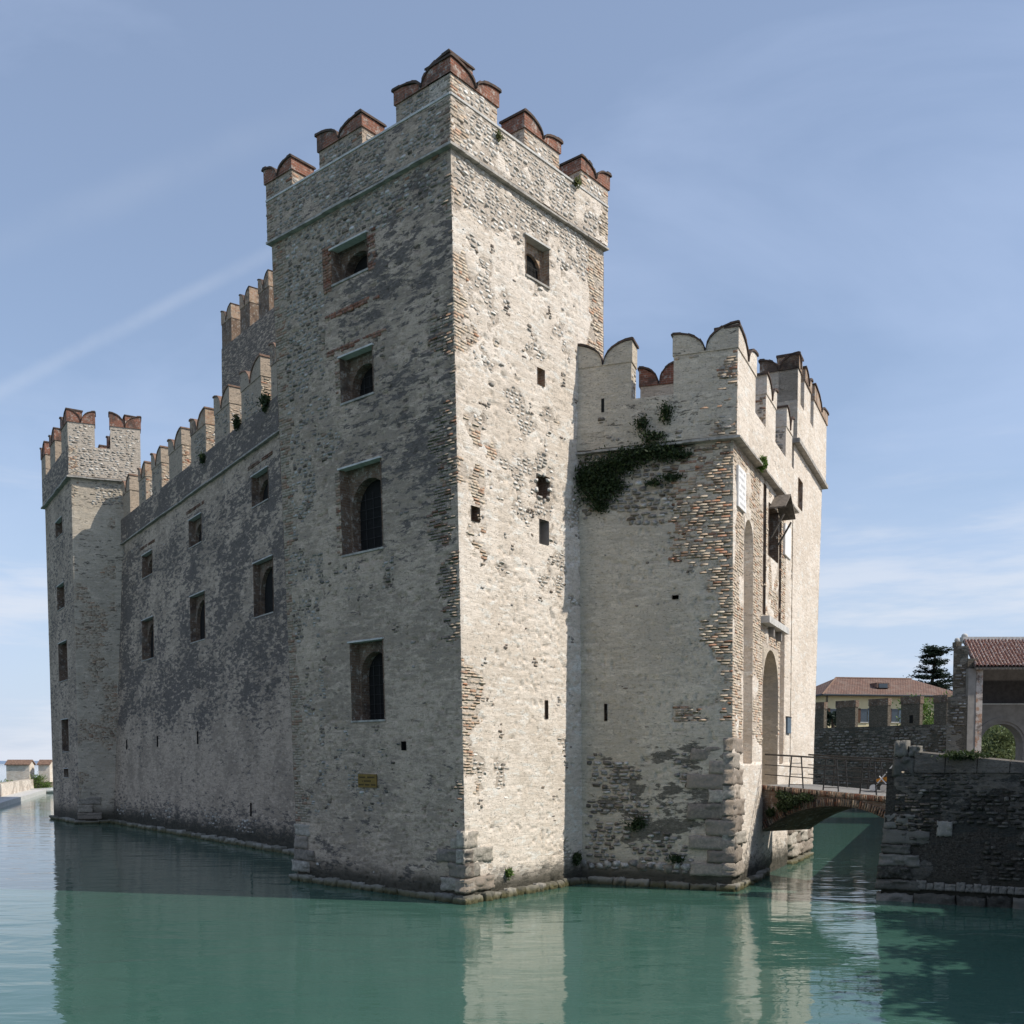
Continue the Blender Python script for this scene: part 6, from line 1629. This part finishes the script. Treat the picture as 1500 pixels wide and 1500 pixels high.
for x0, x1 in ((10, 44), (57, 73.5)):
    p0, p1 = at(x0, 1139, YH), at(x1, 1139, YH); zt = float(at(20, 1121, YH)[2]); zk = float(at(20, 1114, YH)[2])
    m = MB(); m.box(p0[0], p1[0], YH - 0.1, YH + 1.3, zq - 0.6, zt); b = m.build('merlon', 'plaster_sun', HW, wm=(0.6, 0.2, 0))
    m = MB(); xs = np.linspace(p0[0] - 0.15, p1[0] + 0.15, 8)
    for i in range(7):
        x0_, x1_ = xs[i] + 0.02, xs[i + 1] - 0.02
        m.hexa([(x0_, YH - 0.3, zt), (x1_, YH - 0.3, zt), (x1_, YH + 0.6, zk), (x0_, YH + 0.6, zk), (x0_, YH - 0.3, zt + 0.12), (x1_, YH - 0.3, zt + 0.12), (x1_, YH + 0.6, zk + 0.12), (x0_, YH + 0.6, zk + 0.12)])
        m.hexa([(x0_, YH + 0.6, zk), (x1_, YH + 0.6, zk), (x1_, YH + 1.5, zt), (x0_, YH + 1.5, zt), (x0_, YH + 0.6, zk + 0.12), (x1_, YH + 0.6, zk + 0.12), (x1_, YH + 1.5, zt + 0.12), (x0_, YH + 1.5, zt + 0.12)])
    sub(b, m.build('tile_cap', 'tile_brown'))
    m = MB(); m.extrude([(p0[0] + 0.01, YH - 0.1, zt), (p0[0] + 0.01, YH + 1.3, zt), (p0[0] + 0.01, YH + 0.6, zk)], (p1[0] - p0[0] - 0.02, 0, 0)); sub(b, m.build('gable', 'plaster_sun', wm=(0.6, 0.2, 0)))
for k, (x, y) in enumerate(((5, 1150), (16, 1150), (48, 1153), (68, 1151), (55, 1141))):
    c = at(x, y, YH - 0.5); T = thing('harbour_shrub', 'green shrub growing at the foot of the harbour wall', 'plant', tuple(c), 'shrubs along the harbour wall')
    leaves('foliage', [c], [(0.9, 0.5, 0.55)], 420, 0.11, 'leaf_bright', T, 60 + k)
    m = MB(); m.tube(c - [0, -0.6, 0.4], c, 0.03, 0.01, 5); m.build('stem', 'bark', T)
bx = atz(66, 1161.5, 0); BT = thing('motorboat', 'small white motorboat with dark outboard engine moored at the harbour wall', 'boat', tuple(bx))
def hull(m, L, Wd, H, z0):
    n = 10
    for s in (-1, 1):
        prev = None
        for i in range(n + 1):
            f = i / n; w = Wd * (1 - f ** 3) * s; x = -L / 2 + L * f; zt = z0 + H * (1 + 0.5 * f * f)
            cur = [(bx[0] + x, bx[1], -0.1), (bx[0] + x, bx[1] + w * 0.75, z0 + 0.1), (bx[0] + x, bx[1] + w, zt)]
            if prev:
                m.quad(prev[0], cur[0], cur[1], prev[1]); m.quad(prev[1], cur[1], cur[2], prev[2])
            prev = cur
m = MB(); hull(m, 4.6, 0.8, 0.55, 0.0); m.quad((bx[0] - 2.3, bx[1] - 0.8, 0.5), (bx[0] - 2.3, bx[1] + 0.8, 0.5), (bx[0] - 2.3, bx[1] + 0.6, -0.1), (bx[0] - 2.3, bx[1] - 0.6, -0.1)); m.build('hull', 'painted_white', BT)
m = MB(); m.box(bx[0] - 2.2, bx[0] + 1.5, bx[1] - 0.6, bx[1] + 0.6, 0.3, 0.36); m.build('floor', 'painted_white', BT)
m = MB(); m.box(bx[0] - 1.0, bx[0] - 0.6, bx[1] - 0.7, bx[1] + 0.7, 0.5, 0.58); m.build('bench', 'old_wood', BT)
m = MB(); m.hexa([(bx[0] - 2.55, bx[1] - 0.18, 0.2), (bx[0] - 2.25, bx[1] - 0.18, 0.2), (bx[0] - 2.25, bx[1] + 0.18, 0.2), (bx[0] - 2.55, bx[1] + 0.18, 0.2), (bx[0] - 2.6, bx[1] - 0.2, 0.95), (bx[0] - 2.15, bx[1] - 0.2, 0.95), (bx[0] - 2.15, bx[1] + 0.2, 0.95), (bx[0] - 2.6, bx[1] + 0.2, 0.95)]); m.build('outboard_engine', 'engine_black', BT)
